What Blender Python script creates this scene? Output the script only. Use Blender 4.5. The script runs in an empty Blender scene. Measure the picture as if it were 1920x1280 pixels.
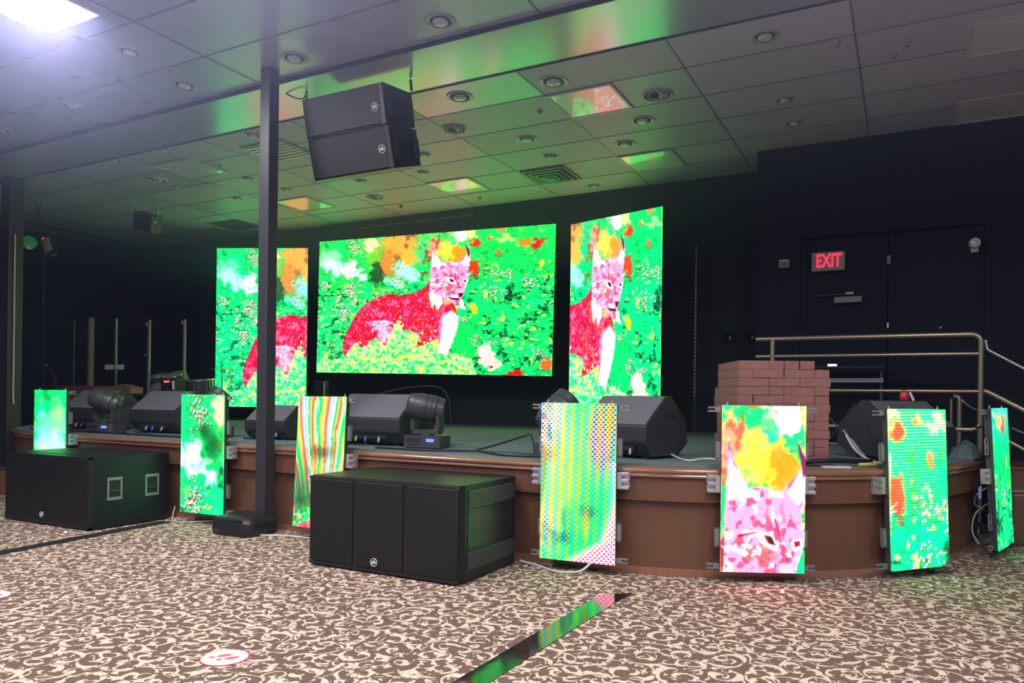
import bpy, bmesh, math, random
import numpy as np
from mathutils import Vector, Matrix
random.seed(4)
sc = bpy.context.scene
col = sc.collection
PI = math.pi
# ---------------------------------------------------------------- camera (f = 1400 px of a 1920 px frame, level, rolled 0.75 deg, rising lens)
cd = bpy.data.cameras.new('camera'); cam = bpy.data.objects.new('camera', cd); col.objects.link(cam)
cd.sensor_width = 36.0; cd.lens = 1400 / 1920 * 36; cd.shift_y = 105 / 1920; cd.clip_end = 100; cd.clip_start = .05
YAW = math.radians(27.9); ROLL = math.atan(.013)
cam.matrix_world = Matrix.Translation((0, 0, 1.1)) @ Matrix.Rotation(YAW, 4, 'Z') @ Matrix.Rotation(PI / 2, 4, 'X') @ Matrix.Rotation(ROLL, 4, 'Z')
sc.camera = cam
sc.cycles.volume_step_rate = 3.0
sc.view_settings.view_transform = 'Standard'; sc.view_settings.look = 'None'; sc.view_settings.gamma = 1; sc.view_settings.exposure = .45
sc.view_settings.use_curve_mapping = False
# ---------------------------------------------------------------- ambient light coming from the rest of the hall behind the camera
w = bpy.data.worlds.new('world'); sc.world = w; w.use_nodes = True
w.node_tree.nodes['Background'].inputs[0].default_value = (.42, .46, 1, 1)
w.node_tree.nodes['Background'].inputs[1].default_value = .24
# ---------------------------------------------------------------- area lamps over the audience floor: lit panel, unseen ones, some added for glow
def area_lamp(x, y, power, c=(.97, .94, 1), size=.58):
    l = bpy.data.lights.new('hall_area_light', 'AREA'); l.shape = 'SQUARE'; l.size = size; l.energy = power; l.color = c
    o = bpy.data.objects.new('hall_area_light', l); o.location = (x, y, 3.66); col.objects.link(o); return o
for (x, y, p) in [(-5.2, 2.93, 60), (-2.9, 2.6, 45), (-2.5, 1.0, 45), (.2, 2.7, 45), (.3, 1.2, 45), (-4.6, -.6, 60), (2.6, 2.6, 50), (-1.2, -2.0, 60), (2.4, -1.4, 60)]:
    area_lamp(x, y, p)
# ---------------------------------------------------------------- helpers
def tag(o, label=None, cat=None, group=None, kind=None):
    if label: o['label'] = label
    if cat: o['category'] = cat
    if group: o['group'] = group
    if kind: o['kind'] = kind
    return o
def empty(name, loc=(0, 0, 0), rot=(0, 0, 0), label=None, cat=None, group=None, kind=None):
    o = bpy.data.objects.new(name, None); o.location = loc; o.rotation_euler = rot; o.empty_display_size = .1; col.objects.link(o)
    return tag(o, label, cat, group, kind)
def kids(o): return [c for c in bpy.data.objects if c.parent == o]
def copy_tree(o, loc=None, rot=None, parent=None, label=None, group=None):
    c = o.copy(); col.objects.link(c)
    if parent is not None: c.parent = parent
    if loc is not None: c.location = loc
    if rot is not None: c.rotation_euler = rot
    if label: c['label'] = label
    if group: c['group'] = group
    for k in kids(o): copy_tree(k, parent=c)
    return c
class MB:
    def __init__(s): s.v = []; s.f = []; s.sm = []
    def add(s, vs, fs, smooth=False):
        n = len(s.v); s.v += [tuple(v) for v in vs]; s.f += [tuple(i + n for i in f) for f in fs]; s.sm += [smooth] * len(fs); return s
    def box(s, x0, x1, y0, y1, z0, z1, m=None):
        vs = [Vector((x, y, z)) for x in (x0, x1) for y in (y0, y1) for z in (z0, z1)]
        if m is not None: vs = [m @ v for v in vs]
        return s.add(vs, [(0, 1, 3, 2), (4, 6, 7, 5), (0, 4, 5, 1), (2, 3, 7, 6), (0, 2, 6, 4), (1, 5, 7, 3)])
    def cbox(s, c, d, m=None):
        return s.box(c[0] - d[0] / 2, c[0] + d[0] / 2, c[1] - d[1] / 2, c[1] + d[1] / 2, c[2] - d[2] / 2, c[2] + d[2] / 2, m)
    def rbox(s, x0, x1, y0, y1, z0, z1, r, axis='Z', n=5):      # box rounded in the plane across the axis
        if axis == 'Z': a0, a1, b0, b1, c0, c1 = x0, x1, y0, y1, z0, z1; f = lambda a, b, c: (a, b, c)
        elif axis == 'Y': a0, a1, b0, b1, c0, c1 = x0, x1, z0, z1, y0, y1; f = lambda a, b, c: (a, c, b)
        else: a0, a1, b0, b1, c0, c1 = y0, y1, z0, z1, x0, x1; f = lambda a, b, c: (c, a, b)
        P = []
        for cx, cy, t0 in ((a1 - r, b1 - r, 0), (a0 + r, b1 - r, PI / 2), (a0 + r, b0 + r, PI), (a1 - r, b0 + r, 1.5 * PI)):
            for k in range(n + 1):
                t = t0 + k / n * PI / 2; P.append((cx + r * math.cos(t), cy + r * math.sin(t)))
        return s.loft([[f(a, b, c0) for a, b in P], [f(a, b, c1) for a, b in P]])
    def loft(s, rings, caps=True, smooth=False, closed=False):
        n = len(rings[0]); vs = [v for r in rings for v in r]; fs = []
        m = len(rings)
        for i in range(m if closed else m - 1):
            for j in range(n):
                a, b = i * n + j, i * n + (j + 1) % n; c, d = ((i + 1) % m) * n + (j + 1) % n, ((i + 1) % m) * n + j
                fs.append((a, b, c, d))
        s.add(vs, fs, smooth)
        if caps and not closed:
            s.add(rings[0], [tuple(range(n))[::-1]]); s.add(rings[-1], [tuple(range(n))])
        return s
    def prism(s, pts, f, a, b):      # polygon pts in 2-D, f(u, v, w) -> xyz, from w=a to w=b
        return s.loft([[f(u, v, a) for u, v in pts], [f(u, v, b) for u, v in pts]])
    def cyl(s, p, q, r, r2=None, n=16, caps=True, smooth=True):
        p, q = Vector(p), Vector(q); d = (q - p).normalized(); r2 = r if r2 is None else r2
        a = d.orthogonal().normalized(); b = d.cross(a)
        R = [[tuple(c + (a * math.cos(t) + b * math.sin(t)) * rr) for t in [2 * PI * k / n for k in range(n)]] for c, rr in ((p, r), (q, r2))]
        return s.loft(R, caps, smooth)
    def tube(s, pts, r, n=8, smooth=True):
        P = [Vector(p) for p in pts]; rings = []; a = None
        for i, p in enumerate(P):
            d = (P[min(i + 1, len(P) - 1)] - P[max(i - 1, 0)]).normalized()
            if a is None: a = d.orthogonal().normalized()
            a = (a - d * a.dot(d)).normalized(); b = d.cross(a)
            rr = r[i] if isinstance(r, (list, tuple)) else r
            rings.append([tuple(p + (a * math.cos(t) + b * math.sin(t)) * rr) for t in [2 * PI * k / n for k in range(n)]])
        return s.loft(rings, True, smooth)
    def lathe(s, prof, c=(0, 0, 0), n=24, axis='Z', smooth=True):      # prof: (radius, height)
        def f(r, h, t):
            x, y = r * math.cos(t), r * math.sin(t)
            v = (x, y, h) if axis == 'Z' else ((x, h, y) if axis == 'Y' else (h, x, y))
            return (v[0] + c[0], v[1] + c[1], v[2] + c[2])
        rings = [[f(max(r, 1e-4), h, 2 * PI * k / n) for k in range(n)] for r, h in prof]
        return s.loft(rings, False, smooth)
    def xf(s, m): s.v = [tuple(m @ Vector(v)) for v in s.v]; return s
    def build(s, name, mat, parent=None, bevel=0, seg=2, loc=None, rot=None, **k):
        me = bpy.data.meshes.new(name); me.from_pydata(s.v, [], s.f); me.polygons.foreach_set('use_smooth', s.sm)
        bm = bmesh.new(); bm.from_mesh(me); bmesh.ops.recalc_face_normals(bm, faces=bm.faces); bm.to_mesh(me); bm.free()
        o = bpy.data.objects.new(name, me); me.materials.append(mat); col.objects.link(o)
        if parent is not None: o.parent = parent
        if loc is not None: o.location = loc
        if rot is not None: o.rotation_euler = rot
        if bevel:
            b = o.modifiers.new('bevel', 'BEVEL'); b.width = bevel; b.segments = seg; b.limit_method = 'ANGLE'; b.angle_limit = .6
        return tag(o, **k)
def spline(pts, n=8):      # smooth curve through points
    P = [Vector(p) for p in pts]; out = []
    for i in range(len(P) - 1):
        p0, p1, p2, p3 = P[max(i - 1, 0)], P[i], P[i + 1], P[min(i + 2, len(P) - 1)]
        for k in range(n):
            t = k / n
            out.append(.5 * ((2 * p1) + (p2 - p0) * t + (2 * p0 - 5 * p1 + 4 * p2 - p3) * t * t + (3 * p1 - p0 - 3 * p2 + p3) * t ** 3))
    return out + [P[-1]]
def text_mb(body, size, depth, bold=False, sx=1.):      # letters in the XZ plane facing -Y, centred
    cu = bpy.data.curves.new('lettering', 'FONT'); cu.body = body; cu.size = size; cu.extrude = depth; cu.align_x = 'CENTER'; cu.align_y = 'CENTER'
    if bold: cu.offset = size * .025
    o = bpy.data.objects.new('lettering', cu); col.objects.link(o)
    me = bpy.data.meshes.new_from_object(o.evaluated_get(bpy.context.evaluated_depsgraph_get()))
    m = MB(); m.v = [(v.co.x * sx, -v.co.z, v.co.y) for v in me.vertices]; m.f = [tuple(p.vertices) for p in me.polygons]; m.sm = [False] * len(m.f)
    bpy.data.objects.remove(o); bpy.data.curves.remove(cu); bpy.data.meshes.remove(me)
    return m
# ---------------------------------------------------------------- materials
def newmat(name):
    m = bpy.data.materials.new(name); m.use_nodes = True; nt = m.node_tree; return m, nt, nt.nodes['Principled BSDF']
def nd(nt, typ, **kw):
    n = nt.nodes.new(typ)
    for k, v in kw.items():
        if k[0] == 'i' and k[1:].isdigit():
            if isinstance(v, bpy.types.NodeSocket): nt.links.new(v, n.inputs[int(k[1:])])
            else: n.inputs[int(k[1:])].default_value = v
        else: setattr(n, k, v)
    return n
def mth(nt, op, a, b=0., c=None):
    n = nd(nt, 'ShaderNodeMath', operation=op, i0=a, i1=b)
    if c is not None:
        if isinstance(c, bpy.types.NodeSocket): nt.links.new(c, n.inputs[2])
        else: n.inputs[2].default_value = c
    return n.outputs[0]
def mixc(nt, f, a, b):
    n = nt.nodes.new('ShaderNodeMix'); n.data_type = 'RGBA'
    for s, v in ((n.inputs[0], f), (n.inputs[6], a), (n.inputs[7], b)):
        if isinstance(v, bpy.types.NodeSocket): nt.links.new(v, s)
        else: s.default_value = v if not isinstance(v, tuple) or len(v) == 4 else (*v, 1)
    return n.outputs[2]
def mat(name, c, rough=.5, metal=0, spec=.5, bump=0, bscale=200, var=0, vscale=6, coat=0, trans=0, ior=1.5):
    m, nt, b = newmat(name)
    b.inputs['Base Color'].default_value = (*c, 1); b.inputs['Roughness'].default_value = rough; b.inputs['Metallic'].default_value = metal
    b.inputs['Specular IOR Level'].default_value = spec; b.inputs['Coat Weight'].default_value = coat
    b.inputs['IOR'].default_value = ior
    if trans: b.inputs['Transmission Weight'].default_value = trans
    tc = nd(nt, 'ShaderNodeTexCoord')
    if var:
        n = nd(nt, 'ShaderNodeTexNoise'); nt.links.new(tc.outputs['Object'], n.inputs['Vector']); n.inputs['Scale'].default_value = vscale; n.inputs['Detail'].default_value = 5
        nt.links.new(mixc(nt, n.outputs[0], tuple(x * (1 - var) for x in c), tuple(min(1, x * (1 + var)) for x in c)), b.inputs['Base Color'])
    if bump:
        n = nd(nt, 'ShaderNodeTexNoise'); nt.links.new(tc.outputs['Object'], n.inputs['Vector']); n.inputs['Scale'].default_value = bscale; n.inputs['Detail'].default_value = 3
        bp = nd(nt, 'ShaderNodeBump'); bp.inputs['Strength'].default_value = bump; bp.inputs['Distance'].default_value = .002
        nt.links.new(n.outputs[0], bp.inputs['Height']); nt.links.new(bp.outputs[0], b.inputs['Normal'])
    return m
def emit(name, c, s):
    m, nt, b = newmat(name); b.inputs['Base Color'].default_value = (*[x * .5 for x in c], 1); b.inputs['Emission Color'].default_value = (*c, 1); b.inputs['Emission Strength'].default_value = s; return m
def grille_mat(name, c, pitch=.006):      # perforated steel: staggered round holes
    m, nt, b = newmat(name); tc = nd(nt, 'ShaderNodeTexCoord'); s = nd(nt, 'ShaderNodeSeparateXYZ', i0=tc.outputs['Object'])
    u = mth(nt, 'MULTIPLY', s.outputs[0], 2 * PI / pitch); v = mth(nt, 'MULTIPLY', s.outputs[2], PI / pitch * 1.15)
    h = mth(nt, 'MULTIPLY', mth(nt, 'COSINE', u), mth(nt, 'COSINE', mth(nt, 'MULTIPLY', v, 2.)))
    f = mth(nt, 'GREATER_THAN', h, .1)
    nt.links.new(mixc(nt, f, tuple(x * .2 for x in c), c), b.inputs['Base Color']); b.inputs['Roughness'].default_value = .55
    return m
VEIL = .06
M = {}
M['black_paint'] = mat('black_textured_paint', (.014, .016, .018), .42, bump=.5, bscale=420, spec=.5)
M['black_cab'] = mat('black_cabinet_paint', (.008, .010, .011), .42, bump=.4, bscale=300, spec=.35)
M['clamp'] = mat('grey_cast_metal', (.24, .24, .25), .4, metal=.3)
M['wedge_lit_face'] = mat('monitor_lit_face_paint', (.13, .13, .15), .6, bump=.3, bscale=500)  # lighter grey paints the overhead light onto the slanted face
M['wedge'] = mat('monitor_cabinet_paint', (.028, .03, .034), .5, bump=.3, bscale=300, spec=.5)
M['black_plastic'] = mat('black_plastic', (.015, .016, .018), .35)
M['grey_plastic'] = mat('dark_grey_plastic', (.05, .053, .055), .4, spec=.5)
M['rubber'] = mat('black_rubber', (.012, .012, .013), .7)
M['grille'] = grille_mat('black_steel_grille', (.010, .012, .012), .014)
M['fine_grille'] = grille_mat('hanging_speaker_grille', (.045, .048, .06), .008)
M['silver'] = mat('brushed_silver', (.62, .62, .64), .35, metal=.8)
M['chrome'] = mat('chrome', (.85, .85, .88), .08, metal=1)
M['white_mark'] = mat('white_print', (.75, .76, .78), .5)
M['wood_face'] = mat('brown_laminate', (.150, .066, .038), .42, var=.12, vscale=3, spec=.45)
M['wood_top'] = mat('bronze_moulding', (.27, .125, .075), .2, var=.1, vscale=4, spec=.8, coat=.5)
M['stage_carpet'] = mat('blue_grey_stage_carpet', (.12, .175, .185), .95, bump=.8, bscale=350, var=.2, vscale=9)
M['brass'] = mat('satin_beige_metal', (.42, .34, .25), .28, metal=.75)
M['column'] = mat('charcoal_column_paint', (.036, .037, .044), .4, bump=.2, bscale=60)
M['wall'] = mat('charcoal_wall_paint', (.010, .013, .021), .85, spec=.15, var=.15, vscale=1.2)
M['backwall'] = mat('black_drape', (.014, .024, .025), .85, var=.2, vscale=2)
M['dark_metal'] = mat('dark_steel', (.06, .065, .07), .4, metal=.6)
M['grid'] = mat('ceiling_grid_paint', (.16, .17, .19), .3)
M['gap'] = mat('shadow_joint', (.02, .02, .024), .8)
M['lens_panel'] = mat('acrylic_diffuser', (.90, .90, .88), .30, spec=1., coat=1., ior=2.1)
M['red_plastic'] = mat('red_plastic', (.5, .03, .04), .4)
M['blue_plug'] = mat('blue_plug', (.03, .16, .75), .4)
M['blue_glow'] = emit('blue_display_glow', (.12, .22, 1.), 1.2)
M['red_glow'] = emit('red_led', (1., .08, .06), 1.6)
M['white_cable'] = mat('white_cable', (.62, .62, .6), .5)
M['black_cable'] = mat('black_cable', (.012, .012, .013), .5)
M['acrylic'] = mat('clear_acrylic_edge', (.20, .25, .26), .15, spec=.8)
M['tan_wood'] = mat('tan_wood', (.34, .19, .11), .5, var=.2, vscale=12)
M['maroon_case'] = mat('maroon_case', (.16, .05, .04), .6)
M['pale_gold'] = mat('fold_strap', (.4, .38, .3), .6)
M['yellow'] = mat('yellow_plastic', (.6, .45, .06), .5)
M['navy'] = mat('navy_cloth', (.035, .045, .085), .9, var=.2)
# glossy black tape
M['tape'] = mat('glossy_black_tape', (.010, .010, .012), .07, spec=.9, bump=.25, bscale=9)
M['matte_tape'] = mat('black_tape', (.012, .012, .014), .55)
# ---------------------------------------------------------------- picture shown on the LED walls
PW, PH = 1780, 1140
def make_master():
    rs = np.random.RandomState(7)
    def s2(x):
        return x * x * (3 - 2 * x)
    def noise(cx, cy, seed=0, octv=1):
        out = np.zeros((PH, PW), np.float32); amp = 1; tot = 0
        r = np.random.RandomState(seed)
        for _ in range(octv):
            gx, gy = max(2, int(PW / cx)) + 2, max(2, int(PH / cy)) + 2
            g = r.rand(gy + 1, gx + 1).astype(np.float32)
            xs = np.linspace(0, gx - 0.001, PW); ys = np.linspace(0, gy - 0.001, PH)
            xi = xs.astype(int); yi = ys.astype(int)
            fx = s2(xs - xi)[None, :]; fy = s2(ys - yi)[:, None]
            a = g[yi][:, xi]; b = g[yi][:, xi + 1]; c = g[yi + 1][:, xi]; d = g[yi + 1][:, xi + 1]
            out += amp * ((a * (1 - fx) + b * fx) * (1 - fy) + (c * (1 - fx) + d * fx) * fy)
            tot += amp; amp *= 0.55; cx /= 2; cy /= 2
        return out / tot
    Y, X = np.mgrid[0:PH, 0:PW].astype(np.float32)
    img = np.zeros((PH, PW, 3), np.float32)
    def col(*c): return np.array(c, np.float32) / 255.
    def mix(c, m):
        nonlocal img
        img = img * (1 - m[..., None]) + col(*c) * m[..., None]
    def sm(x, a, b):
        t = np.clip((x - a) / (b - a), 0, 1); return t * t * (3 - 2 * t)
    def T(p):                       # reading frame of the photograph's screen -> canvas
        x, y = p; t = (x - 65) / 1773.
        yt = 212 - 134 * t; yb = 1188 + 30 * t
        return (t * PW, (y - yt) / (yb - yt) * PH)
    wob = (noise(34, 34, 50, 3) - .5); wob2 = (noise(34, 34, 51, 3) - .5)
    def blob(c, x, y, rx, ry, rot=0, soft=.5, a=1., w=None):
        w = (40 if max(rx, ry) < 50 else 110) if w is None else w
        nonlocal img
        x, y = T((x, y)); k = math.radians(rot); R = max(rx, ry) * 1.7 + w
        a0, a1, b0, b1 = max(0, int(y - R)), min(PH, int(y + R) + 1), max(0, int(x - R)), min(PW, int(x + R) + 1)
        if a1 <= a0 or b1 <= b0: return
        S = (slice(a0, a1), slice(b0, b1))
        dx = X[S] - x + wob[S] * w; dy = Y[S] - y + wob2[S] * w
        u = (dx * math.cos(k) + dy * math.sin(k)) / rx; v = (-dx * math.sin(k) + dy * math.cos(k)) / (ry * 1.08)
        m = (a * (1 - sm(np.sqrt(u * u + v * v), 1 - soft, 1 + soft * .4)))[..., None]
        img[S] = img[S] * (1 - m) + col(*c) * m
    def inside(pts):
        q = [T(p) for p in pts]; m = np.zeros((PH, PW), bool)
        xs = [p[0] for p in q]; ys = [p[1] for p in q]
        x0, x1 = max(0, int(min(xs)) - 2), min(PW, int(max(xs)) + 3); y0, y1 = max(0, int(min(ys)) - 2), min(PH, int(max(ys)) + 3)
        XX = X[y0:y1, x0:x1] + wob[y0:y1, x0:x1] * 8; YY = Y[y0:y1, x0:x1] + wob2[y0:y1, x0:x1] * 8
        mm = np.zeros(XX.shape, bool)
        for i in range(len(q)):
            (ax, ay), (bx, by) = q[i], q[i - 1]
            if ay == by: continue
            mm ^= ((ay > YY) != (by > YY)) & (XX < (bx - ax) * (YY - ay) / (by - ay) + ax)
        m[y0:y1, x0:x1] = mm
        return m
    def blur(m, n):
        m = m.astype(np.float32)
        for _ in range(2):
            c = np.cumsum(np.pad(m, ((n, n), (0, 0)), 'edge'), 0); m = (c[2 * n:][:PH] - c[:-2 * n][:PH]) / (2 * n)
            c = np.cumsum(np.pad(m, ((0, 0), (n, n)), 'edge'), 1); m = (c[:, 2 * n:][:, :PW] - c[:, :-2 * n][:, :PW]) / (2 * n)
        return m
    def poly(c, pts, n=2, a=1.):
        mix(c, a * np.clip(blur(inside(pts), n), 0, 1))
    def strokes(c, pts, ang, ln, wd=1, a=.8):   # many short strokes; arrays
        pts = np.asarray(pts, np.float32); n = len(pts)
        if n == 0: return
        m = np.zeros((PH, PW), np.float32); L = np.asarray(ln) * np.ones(n); A = np.asarray(ang) * np.ones(n)
        K = int(max(L)) + 1
        for k in range(K):
            t = k / max(1, K - 1)
            xs = pts[:, 0] + np.cos(A) * L * t; ys = pts[:, 1] + np.sin(A) * L * t
            for dx in range(wd):
                for dy in range(wd):
                    xi = (xs + dx).astype(int); yi = (ys + dy).astype(int)
                    ok = (xi >= 0) & (xi < PW) & (yi >= 0) & (yi < PH)
                    m[yi[ok], xi[ok]] = a * (1 - .4 * t)
        mix(c, m)
    def line(c, p, q, wd=3, a=1):
        (x0, y0), (x1, y1) = T(p), T(q); L = math.hypot(x1 - x0, y1 - y0)
        strokes(c, [(x0, y0)], math.atan2(y1 - y0, x1 - x0), L, wd, a)
    # undergrowth
    n1 = noise(150, 120, 1, 2); n2 = noise(46, 34, 2, 3); n3 = noise(18, 14, 3, 2)
    img[:] = col(22, 225, 92)
    mix((8, 96, 62), sm(n2 * .6 + n3 * .4, .50, .64)); mix((4, 50, 40), sm(noise(60, 44, 12, 4), .60, .70) * .8)
    mix((50, 246, 110), sm(noise(40, 26, 4, 3), .56, .66) * .85)
    mix((20, 245, 110), sm(noise(90, 70, 5, 2), .5, .62) * .6)
    mix((168, 255, 120), sm(noise(30, 24, 6, 2), .66, .76) * .8 * sm(1400 - X, 0, 600))
    mix((215, 225, 90), sm(noise(34, 26, 9, 2), .68, .76) * .7)
    # far background across the top
    topm = 1 - sm(Y + (n1 - .5) * 260, 300, 470)
    mix((80, 248, 80), topm * .55)
    for (x, y, rx, ry, c) in [(720, 240, 170, 120, (245, 140, 70)), (560, 330, 90, 130, (120, 190, 60)), (560, 450, 70, 90, (30, 80, 40)), (500, 230, 70, 70, (250, 190, 150)),
            (800, 330, 90, 70, (240, 150, 70)), (640, 380, 60, 110, (215, 120, 60)), (905, 250, 38, 150, (70, 255, 120)), (1000, 250, 60, 110, (250, 120, 110)), (1110, 270, 100, 110, (250, 200, 70)),
            (1180, 300, 60, 70, (246, 120, 60)), (1190, 160, 70, 60, (255, 190, 215)), (1130, 200, 50, 40, (60, 240, 120)), (1300, 220, 42, 30, (228, 44, 40)), (1300, 400, 55, 70, (225, 50, 44)),
            (1405, 180, 28, 18, (232, 60, 40)), (1470, 290, 24, 28, (220, 90, 60)), (1640, 210, 45, 30, (225, 110, 50)), (1720, 230, 62, 42, (228, 40, 34)), (1480, 110, 40, 22, (225, 120, 60)), (1500, 180, 90, 26, (160, 255, 110)),
            (1560, 330, 90, 60, (10, 225, 90)), (1750, 370, 14, 26, (240, 170, 70)), (1270, 150, 40, 60, (255, 220, 120)), (230, 260, 90, 50, (40, 230, 100)), (150, 330, 110, 60, (120, 255, 140))]:
        blob(c, x, y, rx, ry, 0, .45, .92)
    mix((150, 60, 40), sm(noise(50, 60, 21, 4), .58, .70) * topm * sm(X, 560, 700) * sm(1150 - X, 0, 200) * .6)
    blob((190, 255, 215), 220, 400, 180, 70, 25, .7, .8); blob((250, 255, 255), 335, 410, 60, 70, 30, .6); blob((225, 250, 240), 420, 470, 70, 40, 40, .7, .8)
    blob((150, 245, 205), 790, 430, 130, 60, 30, .5, .9); blob((130, 240, 190), 700, 510, 80, 40, 20, .5, .9)
    blob((0, 214, 84), 1230, 950, 110, 190, 10, .35, .9); blob((20, 235, 100), 1390, 700, 130, 60, 35, .4, .8); blob((240, 160, 50), 1305, 710, 26, 44, 0, .3)
    # long grass on the left
    r = np.random.RandomState(3); g = np.c_[r.rand(420) * 420, 560 + r.rand(420) * 560]
    strokes((140, 255, 170), g, r.uniform(-2.1, -1.1, 420), r.uniform(50, 150, 420), 2, .5)
    strokes((10, 130, 80), g + 9, r.uniform(-2.1, -1.2, 420), r.uniform(40, 110, 420), 2, .5)
    line((240, 160, 60), (120, 1120), (240, 900), 7, .8); line((240, 190, 90), (150, 950), (190, 1060), 4, .8)
    # dotted blossoms
    for (x, y, w, h, n) in [(365, 250, 60, 55, 60), (120, 530, 30, 45, 30), (340, 570, 60, 70, 80), (290, 740, 45, 60, 55), (385, 650, 25, 20, 12), (1450, 440, 70, 50, 34), (1545, 460, 25, 45, 20),
            (1680, 520, 60, 60, 34), (1440, 600, 80, 60, 34), (240, 650, 15, 30, 12), (1310, 930, 40, 50, 20), (1435, 960, 30, 20, 12), (1740, 1060, 40, 70, 24), (700, 400, 50, 25, 14), (1230, 790, 22, 16, 10), (720, 500, 60, 50, 24)]:
        for _ in range(n):
            px, py = x + r.randn() * w * .55, y + r.randn() * h * .55
            blob((140, 40, 30), px + 4, py + 5, 6, 6, 0, .3, .6, 4); blob((255, 244, 225), px, py, 4.5, 5, 0, .4, .95, 4)
    # rocks
    blob((250, 170, 165), 1400, 1070, 62, 120, -28, .2); blob((255, 205, 200), 1360, 1030, 30, 40, -28, .6, .8); blob((245, 175, 150), 1215, 1120, 95, 55, 10, .3); blob((230, 50, 40), 1590, 1200, 60, 34, 0, .4); blob((235, 90, 60), 1800, 1140, 34, 60, 0, .5)
    # the lynx
    body = [(283, 1010), (300, 930), (340, 850), (380, 775), (430, 712), (500, 655), (580, 618), (660, 600), (760, 608), (850, 592), (910, 568), (955, 530), (975, 480), (1100, 560), (1180, 740), (1192, 800), (1172, 900), (1140, 990), (1112, 1080), (1040, 1110), (500, 1110), (300, 1060)]
    head = [(973, 500), (974, 420), (980, 340), (981, 290), (986, 235), (996, 275), (1022, 320), (1052, 362), (1120, 358), (1175, 364), (1215, 325), (1246, 290), (1244, 255), (1228, 222), (1252, 250), (1268, 300), (1262, 380), (1245, 430), (1256, 480), (1246, 530), (1228, 580), (1216, 630), (1196, 652), (1222, 690), (1242, 722), (1196, 700), (1150, 672), (1100, 640), (1066, 680), (1034, 720), (1018, 668), (992, 704), (974, 640), (970, 560)]
    bm = inside(body); B = blur(bm, 3)
    mix((226, 36, 62), B)
    fn = noise(30, 40, 31, 3)
    mix((245, 110, 150), B * sm(fn, .48, .66) * .6)
    mix((196, 20, 40), B * sm(noise(26, 30, 33, 2), .58, .72) * .75)
    mix((238, 96, 60), B * sm(noise(60, 80, 34, 2), .55, .7) * .5 * sm(X, 700, 900))
    blob((255, 205, 240), 600, 845, 105, 46, 22, .7, .95); blob((250, 190, 230), 650, 920, 90, 50, 20, .7, .8); blob((235, 90, 130), 590, 850, 60, 10, 15, .6, .8)
    poly((255, 240, 252), [(1075, 770), (1140, 725), (1188, 770), (1186, 850), (1165, 920), (1135, 1000), (1105, 1080), (1040, 1085), (1058, 960), (1070, 860)], 9)
    blob((252, 150, 200), 1075, 800, 40, 90, 0, .7, .6)
    ys, xs = np.nonzero(bm); k = r.choice(len(xs), 5200); P = np.c_[xs[k], ys[k]]
    ang = 2.2 - .9 * (P[:, 0] / PW) + r.randn(len(k)) * .25
    third = len(k) // 3
    strokes((255, 150, 185), P[:third], ang[:third], r.uniform(14, 34, third), 2, .45)
    strokes((165, 14, 34), P[third:2 * third], ang[third:2 * third], r.uniform(14, 32, third), 2, .4)
    kk = r.choice(len(xs), 420); strokes((255, 235, 245), np.c_[xs[kk], ys[kk]], 1.1, 7, 3, .9)
    hm = inside(head); H = blur(hm, 2)
    mix((242, 132, 172), H)
    mix((226, 60, 84), H * sm(noise(26, 22, 41, 2), .55, .68) * .75)
    mix((255, 205, 232), H * sm(noise(30, 24, 42, 2), .56, .7) * .8)
    poly((255, 225, 240), [(984, 300), (1000, 285), (1050, 362), (1010, 395), (984, 400)], 5); poly((250, 235, 245), [(1195, 365), (1250, 300), (1258, 330), (1240, 400)], 5)
    poly((90, 30, 80), [(1226, 220), (1256, 262), (1262, 300), (1250, 325), (1244, 290)], 2); poly((170, 60, 130), [(984, 235), (998, 280), (1024, 318), (1004, 300)], 2)
    poly((255, 240, 248), [(974, 590), (1000, 600), (1066, 625), (1068, 672), (1034, 720), (1018, 668), (992, 704), (974, 640)], 5)
    poly((255, 235, 245), [(1190, 655), (1216, 640), (1242, 722), (1205, 706)], 3)
    blob((232, 70, 70), 1080, 540, 72, 40, 10, .6, .75); blob((235, 60, 80), 1185, 540, 20, 60, -10, .5, .8); blob((240, 90, 110), 1120, 420, 16, 40, 0, .5, .6); blob((240, 90, 110), 1170, 430, 12, 40, 0, .5, .6)
    blob((230, 170, 110), 1100, 660, 34, 30, 0, .5, .8)
    poly((255, 250, 252), [(1082, 480), (1110, 478), (1150, 500), (1162, 530), (1140, 526), (1105, 508)], 2); poly((150, 60, 60), [(1112, 488), (1142, 490), (1158, 516), (1128, 510)], 1); poly((20, 12, 24), [(1122, 490), (1142, 493), (1150, 512), (1134, 508)], 1)
    line((214, 30, 50), (1020, 492), (1085, 478), 6, .9); line((210, 30, 60), (1150, 440), (1172, 500), 5, .8)
    poly((255, 240, 246), [(1212, 494), (1248, 488), (1250, 514), (1222, 526)], 2); poly((120, 40, 50), [(1220, 496), (1240, 494), (1240, 508), (1224, 514)], 1)
    poly((244, 150, 175), [(1168, 560), (1215, 560), (1228, 590), (1206, 606), (1172, 590)], 3); poly((70, 16, 40), [(1184, 594), (1226, 592), (1210, 622), (1196, 622)], 2)
    poly((60, 10, 30), [(1110, 624), (1150, 630), (1196, 634), (1190, 646), (1140, 642)], 2); poly((255, 230, 240), [(1120, 605), (1180, 612), (1190, 630), (1140, 628)], 3)
    for i in range(26): blob((255, 245, 250), 1010 + r.rand() * 90, 515 + r.rand() * 30, 6, 5, 0, .3, .9, 4)
    line((255, 245, 245), (1245, 452), (1292, 424), 3); line((255, 245, 245), (1250, 458), (1288, 446), 3)
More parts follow.
